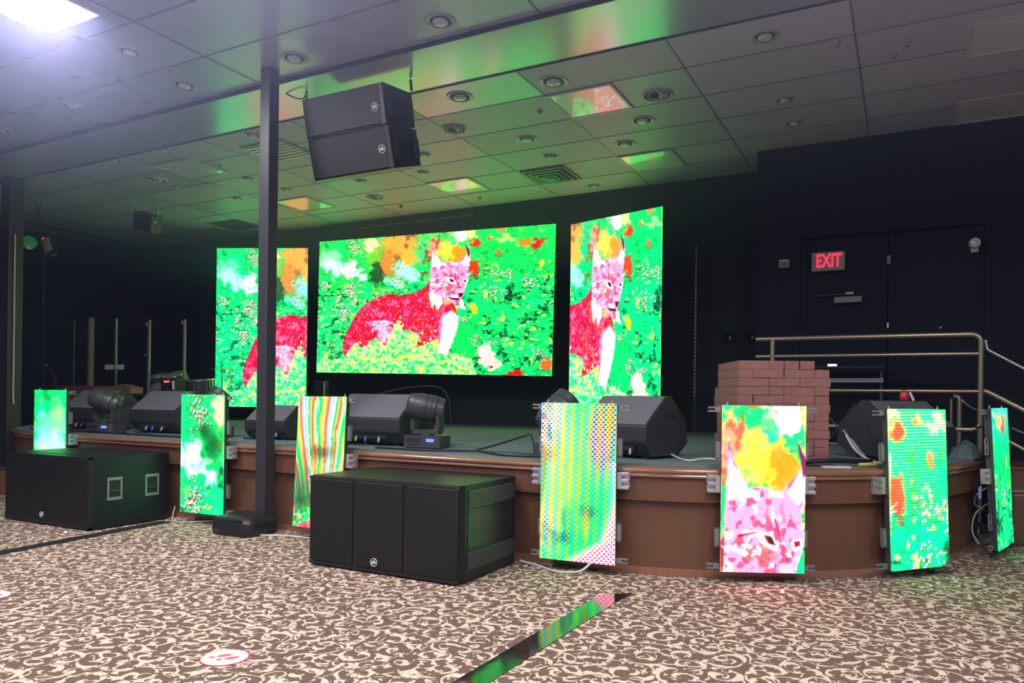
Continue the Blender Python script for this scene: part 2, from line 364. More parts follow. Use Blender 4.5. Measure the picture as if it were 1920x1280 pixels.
    # leaves in front
    bush = [(60, 1200), (62, 1120), (200, 1100), (300, 1085), (330, 1040), (400, 960), (440, 1010), (500, 990), (560, 930), (640, 1000), (690, 880), (738, 796), (762, 870), (840, 885), (900, 905), (880, 1000), (940, 990), (1050, 930), (1040, 1020), (1110, 1090), (1200, 1095), (1290, 1100), (1330, 1210), (1330, 1240), (60, 1240)]
    M = np.clip(blur(inside(bush), 10) * 1.2, 0, 1); edge = sm(M + (noise(26, 26, 61, 2) - .5) * .9, .42, .52)
    mix((120, 255, 130), edge * .95)
    mix((30, 226, 90), edge * sm(noise(24, 20, 62, 2), .52, .62) * .85); mix((226, 255, 120), edge * sm(noise(18, 18, 63, 2), .62, .7) * .9); mix((240, 200, 80), edge * sm(noise(40, 24, 64, 2), .66, .76) * .8)
    lx = r.rand(520) * 1180; ly = 1010 + r.rand(520) * 130
    for x, y in list(zip(lx, ly))[:170]: blob((175, 255, 120) if r.rand() < .6 else (90, 245, 120), 70 + x, y + 30, 10, 5, r.uniform(-80, 80), .25, .8, 6)
    for (x, y) in [(738, 810), (870, 900), (1010, 950), (420, 1000), (520, 1000), (600, 950), (950, 1000), (700, 900)]:
        for _ in range(9): blob((200, 255, 130), x + r.randn() * 26, y + 30 + r.randn() * 34, 14, 6, r.uniform(30, 120), .2, .9, 4)
    return np.clip(img, 0, 1)
def window(M, u0, u1, v0, v1, w, h, soft=0):
    ys = np.clip((v0 + (v1 - v0) * (np.arange(h) + .5) / h) * PH, 0, PH - 1.01); xs = np.clip((u0 + (u1 - u0) * (np.arange(w) + .5) / w) * PW, 0, PW - 1.01)
    yi, xi = ys.astype(int), xs.astype(int); fy = (ys - yi)[:, None, None]; fx = (xs - xi)[None, :, None]
    a = M[yi][:, xi]; b = M[yi][:, xi + 1]; c = M[yi + 1][:, xi]; d = M[yi + 1][:, xi + 1]
    o = (a * (1 - fx) + b * fx) * (1 - fy) + (c * (1 - fx) + d * fx) * fy
    for _ in range(soft):
        o = (o + np.roll(o, 1, 0) + np.roll(o, -1, 0) + np.roll(o, 1, 1) + np.roll(o, -1, 1)) / 5
        o[0], o[-1], o[:, 0], o[:, -1] = o[1], o[-2], o[:, 1], o[:, -2]
    return o
def cool(o, k):       # overdriven diodes: lighter, greens towards emerald and cyan
    g = np.clip(o[..., 1:2] - np.maximum(o[..., 0:1], o[..., 2:3]), 0, 1)
    o = o + g * np.array([-.25, .02, .08]) * k
    return np.clip(o + (1 - o) * .05 * k, 0, 1)
def make_pictures():
    M = make_master(); P = {}
    P['center'] = window(M, 0, 1, 0, 1, 890, 570)
    P['left'] = cool(window(M, 0, .41, 0, 1, 360, 620), 1.2)
    P['right'] = cool(window(M, .394, .85, 0, 1, 380, 660), 1.0)
    W, H = 240, 480; yy, xx = np.mgrid[0:H, 0:W].astype(np.float32); u, v = xx / W, yy / H
    def panel(u0, u1, v0, v1, s): return cool(window(M, u0, u1, v0, v1, W, H, s), 1.4)
    yl = np.exp(-((u - .75) / .25) ** 2 - ((v - .2) / .2) ** 2) * .5 + np.exp(-((u - .3) / .16) ** 2 - ((v - .65) / .12) ** 2) * .8
    P['panel_1'] = panel(0, .085, .02, .30, 14) * (1 - yl[..., None] * .8) + np.array([.85, .95, .35]) * yl[..., None] * .8
    dk2 = np.clip(np.exp(-((u - .75) / .2) ** 2 - ((v - .42) / .14) ** 2) + np.exp(-((u - .55) / .12) ** 2 - ((v - .3) / .06) ** 2), 0, 1)
    P['panel_2'] = panel(.11, .25, 0, .42, 7) * (1 - dk2[..., None] * np.array([.4, .5, .5]))
    b = panel(.26, .40, 0, .45, 10)
    def pal(p, C):
        C = np.array(C, np.float32) / 255.; n = len(C); q = (p % 1) * n; i = q.astype(int) % n; f = (q - np.floor(q))[..., None]; f = f * f * (3 - 2 * f)
        return C[i] * (1 - f) + C[(i + 1) % n] * f
    th = np.arctan2(u - .52, 1.45 - v); rn = window(M, .5, .9, .1, .9, W, H, 9)[..., 0]
    fan = pal(th * 2.6 + .12 * rn + .05 * np.sin(v * 7), [(0, 220, 90), (150, 235, 90), (255, 215, 110), (255, 140, 70), (240, 80, 110), (255, 190, 200), (110, 225, 215), (235, 255, 250), (0, 225, 110), (255, 170, 90), (235, 70, 90), (250, 220, 120), (90, 230, 200)])
    m = (np.clip(1.45 - v * 1.25, 0, 1) * .85)[..., None]
    dk = np.exp(-(((u - .55) / .25) ** 2 + ((v - .42) / .05) ** 2)) * .5 + np.exp(-(((u - .15) / .22) ** 2 + ((v - .8) / .08) ** 2)) * .6
    P['panel_3'] = np.clip(b * (1 - m) + fan * m, 0, 1) * (1 - dk[..., None] * .7)
    b = np.array([.10, .92, .36]) * np.ones((H, W, 3)); nz = window(M, .6, 1, .4, 1, W, H, 8); nz = (nz.mean(-1) - nz.mean()) * 3
    def lay(c, k): 
        nonlocal_b = b * (1 - np.clip(k, 0, 1)[..., None]) + np.array(c) / 255. * np.clip(k, 0, 1)[..., None]; return nonlocal_b
    g_ = lambda cx, cy, rx, ry: np.exp(-((u - cx) / rx) ** 2 - ((v - cy) / ry) ** 2)
    wt = g_(.0, .15, .38, .36) + .8 * g_(.08, .8, .2, .2); b = lay((250, 235, 170), wt * .9)
    b = lay((255, 250, 240), g_(.08, .05, .2, .3) * .8); b = lay((250, 170, 190), g_(.8, .22, .18, .22) * .9); b = lay((190, 230, 70), g_(.95, .1, .2, .14) + g_(.35, .5, .25, .4) * .6)
    b = lay((10, 120, 110), g_(.66, .68, .16, .05) * .9 + g_(.3, .86, .1, .05) * .7 + np.clip(nz, 0, 1) * .5); b = lay((220, 130, 40), g_(.62, .74, .05, .1) * .8 + g_(.1, .32, .14, .05) * .6)
    ed = u - (.86 + .13 * np.sin(v * 5.2 - 1.1) - np.clip(v - .86, 0, 1) * 2.6); red = 1 / (1 + np.exp(-np.clip(ed * 30, -30, 30))) * (v > .36) * 1.
    b = b * (1 - red[..., None]) + np.array([1, .86, .92]) * red[..., None]
    px, py = xx / 14.4 + v * 1.2, yy / 7.4; rr = np.floor(py); o_ = .5 * (rr % 2); fx_ = (px + o_) % 1 - .5; fy_ = py - rr - .5
    dot = np.clip(1.45 - np.hypot(fx_ / .30, fy_ / .46), 0, 1); idc = (np.floor(px + o_) + rr * 0) % 2; hot_ = np.clip(wt + g_(.8, .25, .2, .25) * 1.2 + g_(.95, .1, .2, .2), 0, 1)[..., None]
    dc = np.where(idc[..., None] == 0, np.array([.20, .22, .95]), np.array([1, .25, .06])) * hot_ + np.where(idc[..., None] == 0, np.array([.15, .85, .95]), np.array([.85, .95, .2])) * (1 - hot_)
    dc = dc * (1 - red[..., None]) + np.where((v > .62)[..., None], np.array([1, .12, .25]), np.array([.55, .35, 1.])) * red[..., None]
    k = (dot * (.55 + .4 * hot_[..., 0] + .3 * red))[..., None]; P['panel_6'] = np.clip(b * (1 - k) + dc * k, 0, 1)
    b = panel(.505, .672, 0, .425, 2); b = b ** np.array([.85, 1.1, 1.15])
    g = (.5 + .5 * np.cos(xx * 2 * np.pi / 6.)) * (.5 + .5 * np.cos(yy * 2 * np.pi / 6.4)); P['panel_7'] = np.clip(b * (1.06 - .3 * g[..., None] * np.array([.2, .8, .5])), 0, 1)
    b = panel(.675, .838, .03, .46, 10); s = .5 + .5 * np.cos(yy * 2 * np.pi / 9 + u * 2.2)
    P['panel_8'] = np.clip(b + s[..., None] * np.array([.45, .16, .12]) * (1 - .75 * v[..., None]), 0, 1)
    b = panel(.838, 1., .06, .55, 14); s = .5 + .5 * np.cos(np.hypot(u + .2, v - .55) * 80); P['panel_9'] = np.clip(b + (s * np.clip(.75 - v * 2, 0, 1))[..., None] * np.array([.5, .35, .6]), 0, 1)
    return P
# ---------------------------------------------------------------- carpet: cream scrolls on brown
def carpet_material():
    m, nt, b = newmat('scroll_carpet'); tc = nd(nt, 'ShaderNodeTexCoord')
    wn = nd(nt, 'ShaderNodeTexNoise'); wn.inputs['Scale'].default_value = 7; wn.inputs['Detail'].default_value = 3; nt.links.new(tc.outputs['Object'], wn.inputs['Vector'])
    ws = nd(nt, 'ShaderNodeVectorMath', operation='SUBTRACT', i0=wn.outputs['Color']); ws.inputs[1].default_value = (.5, .5, .5)
    wm = nd(nt, 'ShaderNodeVectorMath', operation='SCALE', i0=ws.outputs[0]); wm.inputs['Scale'].default_value = .055
    P = nd(nt, 'ShaderNodeVectorMath', operation='ADD', i0=tc.outputs['Object'], i1=wm.outputs[0]).outputs[0]
    def scroll(scale, off, k, wd):
        q = nd(nt, 'ShaderNodeVectorMath', operation='ADD', i0=P); q.inputs[1].default_value = (off, off * 1.7, 0)
        v = nd(nt, 'ShaderNodeTexVoronoi', voronoi_dimensions='2D'); v.inputs['Scale'].default_value = scale; v.inputs['Randomness'].default_value = .75
        nt.links.new(q.outputs[0], v.inputs['Vector'])
        rel = nd(nt, 'ShaderNodeVectorMath', operation='SUBTRACT', i0=q.outputs[0], i1=v.outputs['Position'])
        s = nd(nt, 'ShaderNodeSeparateXYZ', i0=rel.outputs[0]); cs = nd(nt, 'ShaderNodeSeparateXYZ', i0=v.outputs['Color'])
        sg = mth(nt, 'SUBTRACT', mth(nt, 'MULTIPLY', mth(nt, 'GREATER_THAN', cs.outputs[1], .5), 2.), 1.)
        th = mth(nt, 'MULTIPLY', mth(nt, 'ARCTAN2', s.outputs[1], mth(nt, 'MULTIPLY', s.outputs[0], 1.)), 1 / (2 * PI))
        r = mth(nt, 'MULTIPLY', v.outputs['Distance'], k)
        ph = mth(nt, 'ADD', mth(nt, 'ADD', mth(nt, 'MULTIPLY', th, sg), r), cs.outputs[0])
        fr = mth(nt, 'FRACT', mth(nt, 'ADD', ph, 10.))
        tri = mth(nt, 'ABSOLUTE', mth(nt, 'SUBTRACT', fr, .5))
        # stroke swells along its length like a leaf
        sw = mth(nt, 'ADD', wd, mth(nt, 'MULTIPLY', mth(nt, 'SINE', mth(nt, 'MULTIPLY', mth(nt, 'ADD', th, cs.outputs[0]), 4 * PI)), wd * .55))
        a = mth(nt, 'SUBTRACT', sw, tri)
        return mth(nt, 'MULTIPLY', mth(nt, 'GREATER_THAN', a, 0.), mth(nt, 'GREATER_THAN', v.outputs['Distance'], .0))
    f = mth(nt, 'MAXIMUM', scroll(7.0, 0, 1.9, .135), scroll(10.5, .37, 1.5, .085))
    # leafy bits breaking the strokes
    n2 = nd(nt, 'ShaderNodeTexNoise'); n2.inputs['Scale'].default_value = 26; n2.inputs['Detail'].default_value = 2; nt.links.new(P, n2.inputs['Vector'])
    n3 = nd(nt, 'ShaderNodeTexNoise'); n3.inputs['Scale'].default_value = 11; nt.links.new(P, n3.inputs['Vector'])
    f = mth(nt, 'MULTIPLY', f, mth(nt, 'GREATER_THAN', n2.outputs[0], .40))
    f = mth(nt, 'MAXIMUM', f, mth(nt, 'GREATER_THAN', mth(nt, 'ADD', mth(nt, 'MULTIPLY', n2.outputs[0], .5), mth(nt, 'MULTIPLY', n3.outputs[0], .5)), .615))
    n4 = nd(nt, 'ShaderNodeTexNoise'); n4.inputs['Scale'].default_value = 300; nt.links.new(tc.outputs['Object'], n4.inputs['Vector'])
    brown = mixc(nt, n4.outputs[0], (.105, .066, .050), (.18, .115, .090)); cream = mixc(nt, n4.outputs[0], (.54, .42, .32), (.70, .57, .46))
    nt.links.new(mixc(nt, f, brown, cream), b.inputs['Base Color']); b.inputs['Roughness'].default_value = .95; b.inputs['Specular IOR Level'].default_value = .15
    bp = nd(nt, 'ShaderNodeBump'); bp.inputs['Strength'].default_value = .6; bp.inputs['Distance'].default_value = .003; nt.links.new(n4.outputs[0], bp.inputs['Height']); nt.links.new(bp.outputs[0], b.inputs['Normal'])
    return m
def ceiling_material():
    m, nt, b = newmat('glossy_grey_ceiling_tiles'); tc = nd(nt, 'ShaderNodeTexCoord'); s = nd(nt, 'ShaderNodeSeparateXYZ', i0=tc.outputs['Object'])
    ix = mth(nt, 'FLOOR', mth(nt, 'MULTIPLY', mth(nt, 'ADD', s.outputs[0], 2.80), 1 / 1.22)); iy = mth(nt, 'FLOOR', mth(nt, 'MULTIPLY', mth(nt, 'SUBTRACT', s.outputs[1], 5.21), 1 / .6))
    c = nd(nt, 'ShaderNodeCombineXYZ', i0=ix, i1=iy); wn = nd(nt, 'ShaderNodeTexWhiteNoise', noise_dimensions='2D'); nt.links.new(c.outputs[0], wn.inputs['Vector'])
    n = nd(nt, 'ShaderNodeTexNoise'); n.inputs['Scale'].default_value = 3; n.inputs['Detail'].default_value = 4; nt.links.new(tc.outputs['Object'], n.inputs['Vector'])
    n2 = nd(nt, 'ShaderNodeTexNoise'); n2.inputs['Scale'].default_value = 160; nt.links.new(tc.outputs['Object'], n2.inputs['Vector'])
    # smooth tiles over the audience and one over the stage, matt ones elsewhere over the stage
    inx = mth(nt, 'MULTIPLY', mth(nt, 'LESS_THAN', mth(nt, 'ABSOLUTE', mth(nt, 'ADD', s.outputs[0], 3.41)), .61), mth(nt, 'LESS_THAN', mth(nt, 'ABSOLUTE', mth(nt, 'SUBTRACT', s.outputs[1], 5.51)), .30))
    shiny = mth(nt, 'MAXIMUM', mth(nt, 'LESS_THAN', s.outputs[1], 5.0), inx)
    r2 = mth(nt, 'ADD', .40, mth(nt, 'MULTIPLY', wn.outputs['Value'], .16)); r1 = mth(nt, 'ADD', .22, mth(nt, 'MULTIPLY', n.outputs[0], .14))
    rough = mth(nt, 'ADD', mth(nt, 'MULTIPLY', shiny, r1), mth(nt, 'MULTIPLY', mth(nt, 'SUBTRACT', 1., shiny), r2))
    nt.links.new(mixc(nt, s.outputs[1] if False else mth(nt, 'LESS_THAN', s.outputs[1], 5.0), mixc(nt, wn.outputs['Value'], (.43, .41, .48), (.52, .49, .57)), mixc(nt, wn.outputs['Value'], (.38, .41, .55), (.46, .49, .62))), b.inputs['Base Color'])
    nt.links.new(rough, b.inputs['Roughness'])
    b.inputs['Specular IOR Level'].default_value = .7; nt.links.new(mth(nt, 'ADD', 1.45, mth(nt, 'MULTIPLY', shiny, .75)), b.inputs['IOR'])
    t = nd(nt, 'ShaderNodeVectorMath', operation='SUBTRACT', i0=wn.outputs['Color']); t.inputs[1].default_value = (.5, .5, .5)
    t2 = nd(nt, 'ShaderNodeVectorMath', operation='SCALE', i0=t.outputs[0]); t2.inputs['Scale'].default_value = .05
    bp = nd(nt, 'ShaderNodeBump'); bp.inputs['Strength'].default_value = .12; bp.inputs['Distance'].default_value = .002; nt.links.new(n2.outputs[0], bp.inputs['Height'])
    a = nd(nt, 'ShaderNodeVectorMath', operation='ADD', i0=bp.outputs[0], i1=t2.outputs[0]); nn = nd(nt, 'ShaderNodeVectorMath', operation='NORMALIZE', i0=a.outputs[0])
    nt.links.new(nn.outputs[0], b.inputs['Normal'])
    return m
M['carpet'] = carpet_material(); M['ceiling'] = ceiling_material()
M['band'] = mat('glossy_smooth_soffit', (.58, .59, .64), .20, metal=.45, spec=1., bump=.03, bscale=20)
# ---------------------------------------------------------------- the setting
MB().box(-12, 6.5, -7, 10.2, -.1, 0).build('floor', M['carpet'], kind='structure', label='brown carpet with cream scroll pattern')
ZC = 3.71
MB().box(-12, -1.42, 5.21, 8.81, ZC, ZC + .1).box(-1.42, 6.5, 5.21, 8.1, ZC, ZC + .1).box(-12, 6.5, -7, 4.58, ZC, ZC + .1).build('ceiling', M['ceiling'], kind='structure', label='glossy grey tiled ceiling')
MB().box(-12, 6.5, 4.58, 5.21, ZC - .022, ZC + .1).build('trim_1', M['band'], kind='structure', label='smooth glossy band across the ceiling')
MB().box(-12, -1.42, 8.81, 9.9, 4.7, 4.8).box(-12, -1.42, 8.81, 8.9, ZC + .1, 4.7).build('trim_2', M['backwall'], kind='structure', label='dark recess above the stage screens')
g = MB()
X0 = [-2.80 + 1.22 * k for k in range(-8, 8)]
for k in range(6):
    y = 5.21 + .6 * k; x1 = 6.5 if y < 8.1 else -1.42
    if k: g.box(-12, x1, y - .006, y + .006, ZC - .004, ZC + .01)
for x in X0:
    if -12 < x < 6.5: g.box(x - .006, x + .006, 5.22, 8.8 if x < -1.42 else 8.09, ZC - .004, ZC + .01)
for x in (-9.9, -7.4, -4.84, -2.23, .38, 2.99): g.box(x - .007, x + .007, -7, 4.57, ZC - .004, ZC + .01)
for k in range(1, 14): g.box(-12, 6.5, 4.58 - .6 * k - .006, 4.58 - .6 * k + .006, ZC - .004, ZC + .01)
g.build('trim_3', M['grid'], kind='structure', label='thin grid strips between the ceiling tiles')
MB().box(-12, 6.5, 4.555, 4.578, ZC - .028, ZC).box(-12, 6.5, 5.212, 5.235, ZC - .028, ZC).build('trim_4', M['gap'], kind='structure', label='dark strips for the shadow lines along the ceiling band')  # dark colour stands in for the shadow lines at the band's ledges
MB().box(-12, -1.42, 9.8, 9.9, 0, 4.8).build('wall_back', M['backwall'], kind='structure', label='black drape behind the stage screens')
MB().box(-12.1, -12, -7, 9.9, 0, 4.8).build('wall_left', M['wall'], kind='structure')
MB().box(-12, -11.85, 5.2, 9.78, 3.56, 3.64).build('trim_5', M['dark_metal'], kind='structure', label='thin rail high on the left wall')
MB().box(-1.42, -.98, 8.1, 8.2, 0, 3.8).box(-.98, .62, 8.1, 8.2, 2.76, 3.8).box(.62, 6.5, 8.1, 8.2, 0, 3.8).box(-1.42, -1.32, 8.2, 9.9, 0, 4.8).build('wall_exit', M['wall'], kind='structure', label='dark wall with the exit doors')
MB().box(6.5, 6.6, -7, 8.2, 0, 3.8).build('wall_right', M['wall'], kind='structure')
for i, (a, b_) in enumerate(((-.975, -.185), (-.175, .615))):
    d = MB().box(a, b_, 8.12, 8.17, .69, 2.74).box(a - .01, b_ + .01, 8.171, 8.19, .69, 2.76).build('door_%d' % (i + 1), M['wall'], kind='structure', label='dark exit door leaf, %s one' % ('left', 'right')[i])
# ---------------------------------------------------------------- stage
def offset(pts, d):
    out = []
    for i, p in enumerate(pts):
        a = Vector(pts[max(i - 1, 0)]); b = Vector(pts[min(i + 1, len(pts) - 1)]); t = (b - a).normalized(); n = Vector((-t.y, t.x))
        out.append((p[0] + n.x * d, p[1] + n.y * d))
    return out
right = [(-4.8, 4.452), (-3.8, 4.452), (-2.9, 4.452), (-2.3, 4.455), (-1.8, 4.465), (-1.43, 4.495), (-1.03, 4.625), (-.57, 4.87), (-.19, 5.18), (.14, 5.60), (.385, 6.20), (.51, 6.72), (.58, 7.3), (.60, 8.07)]
left = [(-11.97, 6.75), (-11.2, 6.62), (-10.5, 6.38)] + [(-9.6 - x, y) for x, y in right[1:-3]][::-1]
front = [(p.x, p.y) for p in spline([(x, y, 0) for x, y in left + right], 8)]
def strip(pts, d, z0, z1, back=.12):      # band following the stage front
    o = offset(pts, d); i = offset(pts, d + back); rings = [[(a[0], a[1], z0), (a[0], a[1], z1), (c[0], c[1], z1), (c[0], c[1], z0)] for a, c in zip(o, i)]
    return MB().loft(rings)
stage = empty('stage', (0, 0, 0), label='curved stage with brown laminate front and blue grey carpet top', cat='stage')
top = offset(front, .04); poly = top + [(-1.45, 8.08), (-1.45, 9.78), (-11.97, 9.78)]
MB().prism(poly, lambda u, v, w_: (u, v, w_), .60, .685).build('stage_top', M['stage_carpet'], stage)
prof = [(.0, .615), (-.012, .62), (-.012, .634), (0, .640), (-.016, .646), (-.02, .660), (-.012, .672), (.006, .682), (.05, .684), (.05, .615)]
o = MB()
offs = [(offset(front, a), z) for a, z in prof]
o.loft([[(f[i][0], f[i][1], z) for f, z in offs] for i in range(len(front))], smooth=True).build('moulding', M['wood_top'], stage, label='shiny bronze edge moulding')
strip(front, .008, .47, .612).build('upper_fascia', M['wood_face'], stage)
strip(front, .05, .02, .465).build('lower_fascia', M['wood_face'], stage)
strip(front, .043, 0, .05, .05).build('base_trim', M['wood_top'], stage)
# ---------------------------------------------------------------- LED walls and panels
def hot(a, k=1.4):      # bright diodes are driven far past white; stored at 1 / GAIN
    l = a ** 2.2; m = l.max(-1, keepdims=True); l = np.clip(m - (m - l) * 1.05, 0, 1); g = 1 + k * np.clip((m - .35) / .5, 0, 1)
    return np.clip(l * g * .8 / GAIN, 0, 1) ** (1 / 2.2)
GAIN = 1.9
def picture(name, a, strength, hk=1.2):
    h, w_ = a.shape[:2]; im = bpy.data.images.new(name, w_, h, alpha=False)
    px = np.ones((h, w_, 4), np.float32); px[..., :3] = hot(a[::-1], hk); im.pixels.foreach_set(px.ravel()); im.update(); im.pack()
    m, nt, b = newmat(name); t = nt.nodes.new('ShaderNodeTexImage'); t.image = im
    b.inputs['Base Color'].default_value = (.01, .01, .01, 1); b.inputs['Roughness'].default_value = .5; b.inputs['Specular IOR Level'].default_value = .2
    nt.links.new(t.outputs[0], b.inputs['Emission Color']); b.inputs['Emission Strength'].default_value = strength * GAIN
    return m
def display(w_, h, m, parent, y=0, th=.012, name='display'):      # lit front, faces -Y, local origin at its centre
    o = MB().box(-w_ / 2, w_ / 2, y, y + th, -h / 2, h / 2).build(name, m, parent)
    uv = o.data.uv_layers.new(name='uv')
    for l in o.data.loops:
        c = o.data.vertices[l.vertex_index].co; uv.data[l.index].uv = (c.x / w_ + .5, c.z / h + .5)
    return o
PIC = make_pictures()
def led_wall(c, w_, h, yaw, roll, pic, label, nx, nz, strength):
    t = empty('led_wall', c, (0, roll, yaw), label=label, cat='LED screen', group='large LED walls at the back of the stage')
    display(w_, h, picture(pic, PIC[pic], strength, 1.2 if pic == 'center' else .7), t)
    m = MB().box(-w_ / 2 - .004, w_ / 2 + .004, .012, .09, -h / 2 - .004, h / 2 + .004)
    for i in range(nx):
        for k in range(nz):
            x0 = -w_ / 2 + w_ * i / nx; z0 = -h / 2 + h * k / nz
            m.box(x0 + .04, x0 + w_ / nx - .04, .09, .13, z0 + .04, z0 + h / nz - .04)
    m.build('cabinet', M['black_plastic'], t)
    return t
R = math.radians
led_wall((-6.075, 8.835, 2.42), 3.895, 2.0, R(2.8), R(.88), 'center', 'wide LED wall showing a red lynx sitting among green plants', 8, 4, 1.0)
led_wall((-9.01, 8.54, 2.15), 1.475, 2.5, R(23.3), 0, 'left', 'narrow LED wall behind the column, showing the lynx rump', 3, 5, 1.1)
led_wall((-3.285, 8.89, 2.15), 1.42, 2.5, R(-17), 0, 'right', 'narrow LED wall showing the lynx head and chest', 3, 5, 1.25)
def led_panel(c, yaw, tilt, roll, pic, label, sides=(-1, 1), strength=1.1, w_=.496):
    t = empty('led_panel', c, (tilt, roll, yaw), label=label, cat='LED panel', group='LED panels hung along the stage front')
    display(w_, 1., picture(pic, PIC[pic], strength, .9), t)
    MB().box(-w_ / 2, w_ / 2, .012, .032, -.5, .5).box(-w_ / 2 + .012, w_ / 2 - .012, .032, .062, -.49, .49).build('cabinet', M['grey_plastic'], t)
    for s in (-1, 1):
        MB().cyl((s * (w_ / 2 - .035), .03, .49), (s * (w_ / 2 - .035), .03, .513), .007).cyl((s * (w_ / 2 - .035), .03, .513), (s * (w_ / 2 - .035), .03, .522), .004).build('corner_pin', M['silver'], t)
    for s in sides:
        x = s * w_ / 2
        for z in (.475, -.475):
            MB().box(x, x + s * .035, .035, .06, z - .016, z + .016).box(x + s * .035, x + s * .075, .035, .06, z + .006, z + .016).box(x + s * .035, x + s * .075, .035, .06, z - .016, z - .006).build('side_clamp', M['clamp'], t, label='grey forked side clamp')
        b = MB().box(x, x + s * .03, .03, .075, -.03 + .0, .075).box(x + s * .03, x + s * .075, .055, .085, -.03, .075)
        b.box(x + s * .03, x + s * .075, .03, .055, .055, .075).box(x + s * .03, x + s * .075, .03, .055, .013, .032).box(x + s * .03, x + s * .075, .03, .055, -.03, -.012)
        b.build('mounting_bracket', M['silver'], t, bevel=.002, label='silver bracket bolted to the stage edge')
        for z in (.23, -.30):
            q = MB().box(x, x + s * .028, .036, .042, z - .06, z + .06).box(x, x + s * .028, .05, .06, z - .06, z + .06).box(x, x + s * .028, .036, .06, z - .06, z - .05).box(x, x + s * .028, .036, .06, z + .05, z + .06).box(x, x + s * .02, .04, .055, z - .01, z + .01)
            q.build('side_latch', M['clamp'], t)
    return t
led_panel((-7.40, 4.33, .615), R(5), 0, 0, 'panel_1', 'small blurred green LED panel behind the left subwoofer', (1,), w_=.44)
led_panel((-5.24, 4.33, .59), R(1.7), 0, 0, 'panel_2', 'green LED panel with white blossoms, left of the tall column', (1,))
led_panel((-3.94, 4.32, .59), R(-4), R(-3), R(-.3), 'panel_3', 'LED panel with rainbow fan stripes behind the right subwoofer', (1,))
led_panel((-1.835, 4.36, .57), R(4.3), 0, 0, 'panel_6', 'LED panel dotted blue and yellow over green, beside the right subwoofer', (-1, 1), 1.35)
led_panel((-.757, 4.665, .57), R(25.5), 0, 0, 'panel_7', 'LED panel showing the pink lynx forehead and eyes', (-1, 1), 1.5)
led_panel((.075, 5.37, .56), R(50), R(-2.5), 0, 'panel_8', 'green striped LED panel with red blurs, below the gold railing', (-1,), 1.4)
led_panel((.625, 6.46, .57), R(74.8), R(-3), 0, 'panel_9', 'LED panel seen nearly edge-on at the stage corner', (-1,))
# ---------------------------------------------------------------- round maker's badge
def badge(parent, c, r, rot=None, y=0):
    m = MB(); n = 28
    def ring(rr): return [(rr * math.cos(2 * PI * k / n), rr * math.sin(2 * PI * k / n)) for k in range(n)]
    m.loft([[(a, -.002, b) for a, b in ring(r)], [(a, -.002, b) for a, b in ring(r * .88)], [(a, .002, b) for a, b in ring(r * .88)], [(a, .002, b) for a, b in ring(r)]], closed=True)
    t = text_mb('ab', r * 1.35, .001, True, 1.0); t.v = [(x, y_ - .001, z + r * .08) for x, y_, z in t.v]
    m.add(t.v, t.f)
    return m.build('badge', M['white_mark'], parent, loc=c, rot=rot, label='round silver badge with two letters')
# ---------------------------------------------------------------- subwoofers on the floor
def sub_left():
    t = empty('subwoofer', (-6.27, 3.64, 0), label='black subwoofer with two side handles standing on the carpet at the left', cat='subwoofer', group='large subwoofers on the floor')
    W, D, H = 1.16, .78, .58; x0, x1 = -W / 2, W / 2
    P = [(x0, .03), (x1, .03), (x1, D - .10), (x1 - .03, D - .03), (x1 - .10, D), (x0 + .10, D), (x0, D - .1)]
    o = MB().prism(P, lambda u, v, w_: (u, v, w_), 0.012, H)
    o.build('cabinet', M['black_cab'], t, bevel=.008)
    MB().box(x0 + .012, x1 - .012, 0, .03, .03, H - .016).build('grille', M['grille'], t, bevel=.004)
    MB().box(x0, x1, .004, .034, .012, .03).box(x0, x1, .004, .034, H - .016, H).box(x0, x0 + .012, .004, .034, .012, H).box(x1 - .012, x1, .004, .034, .012, H).build('front_frame', M['black_plastic'], t)
    badge(t, (.0 - .04, -.003, .085), .024)
    for y in (.22, .56):
        m = MB()      # square recessed grip: plate frame with bar
        m.box(x1, x1 + .006, y - .066, y + .066, .225, .25).box(x1, x1 + .006, y - .066, y + .066, .385, .41).box(x1, x1 + .006, y - .066, y - .048, .25, .385).box(x1, x1 + .006, y + .048, y + .066, .25, .385)
        h = m.build('handle', M['clamp'], t, bevel=.003)
        MB().box(x1 - .004, x1 + .002, y - .048, y + .048, .25, .385).build('handle_cup', M['rubber'], h)
        MB().box(x1, x1 + .012, y - .046, y + .046, .292, .31).build('grip_bar', M['dark_metal'], h)
        for yy in (-.058, .058):
            for zz in (.236, .318, .399): MB().cyl((x1 + .005, y + yy, zz), (x1 + .009, y + yy, zz), .003, n=8).build('screw', M['silver'], h)
    MB().box(x0 + .03, x1 - .08, .10, .125, H, H + .004).build('top_groove_strip', M['black_plastic'], t)
    for sx in (-1, 1):
        for y in (.08, .68): MB().cyl((sx * (W / 2 - .08), y, 0), (sx * (W / 2 - .08), y, .014), .025).build('foot', M['rubber'], t)
    return t
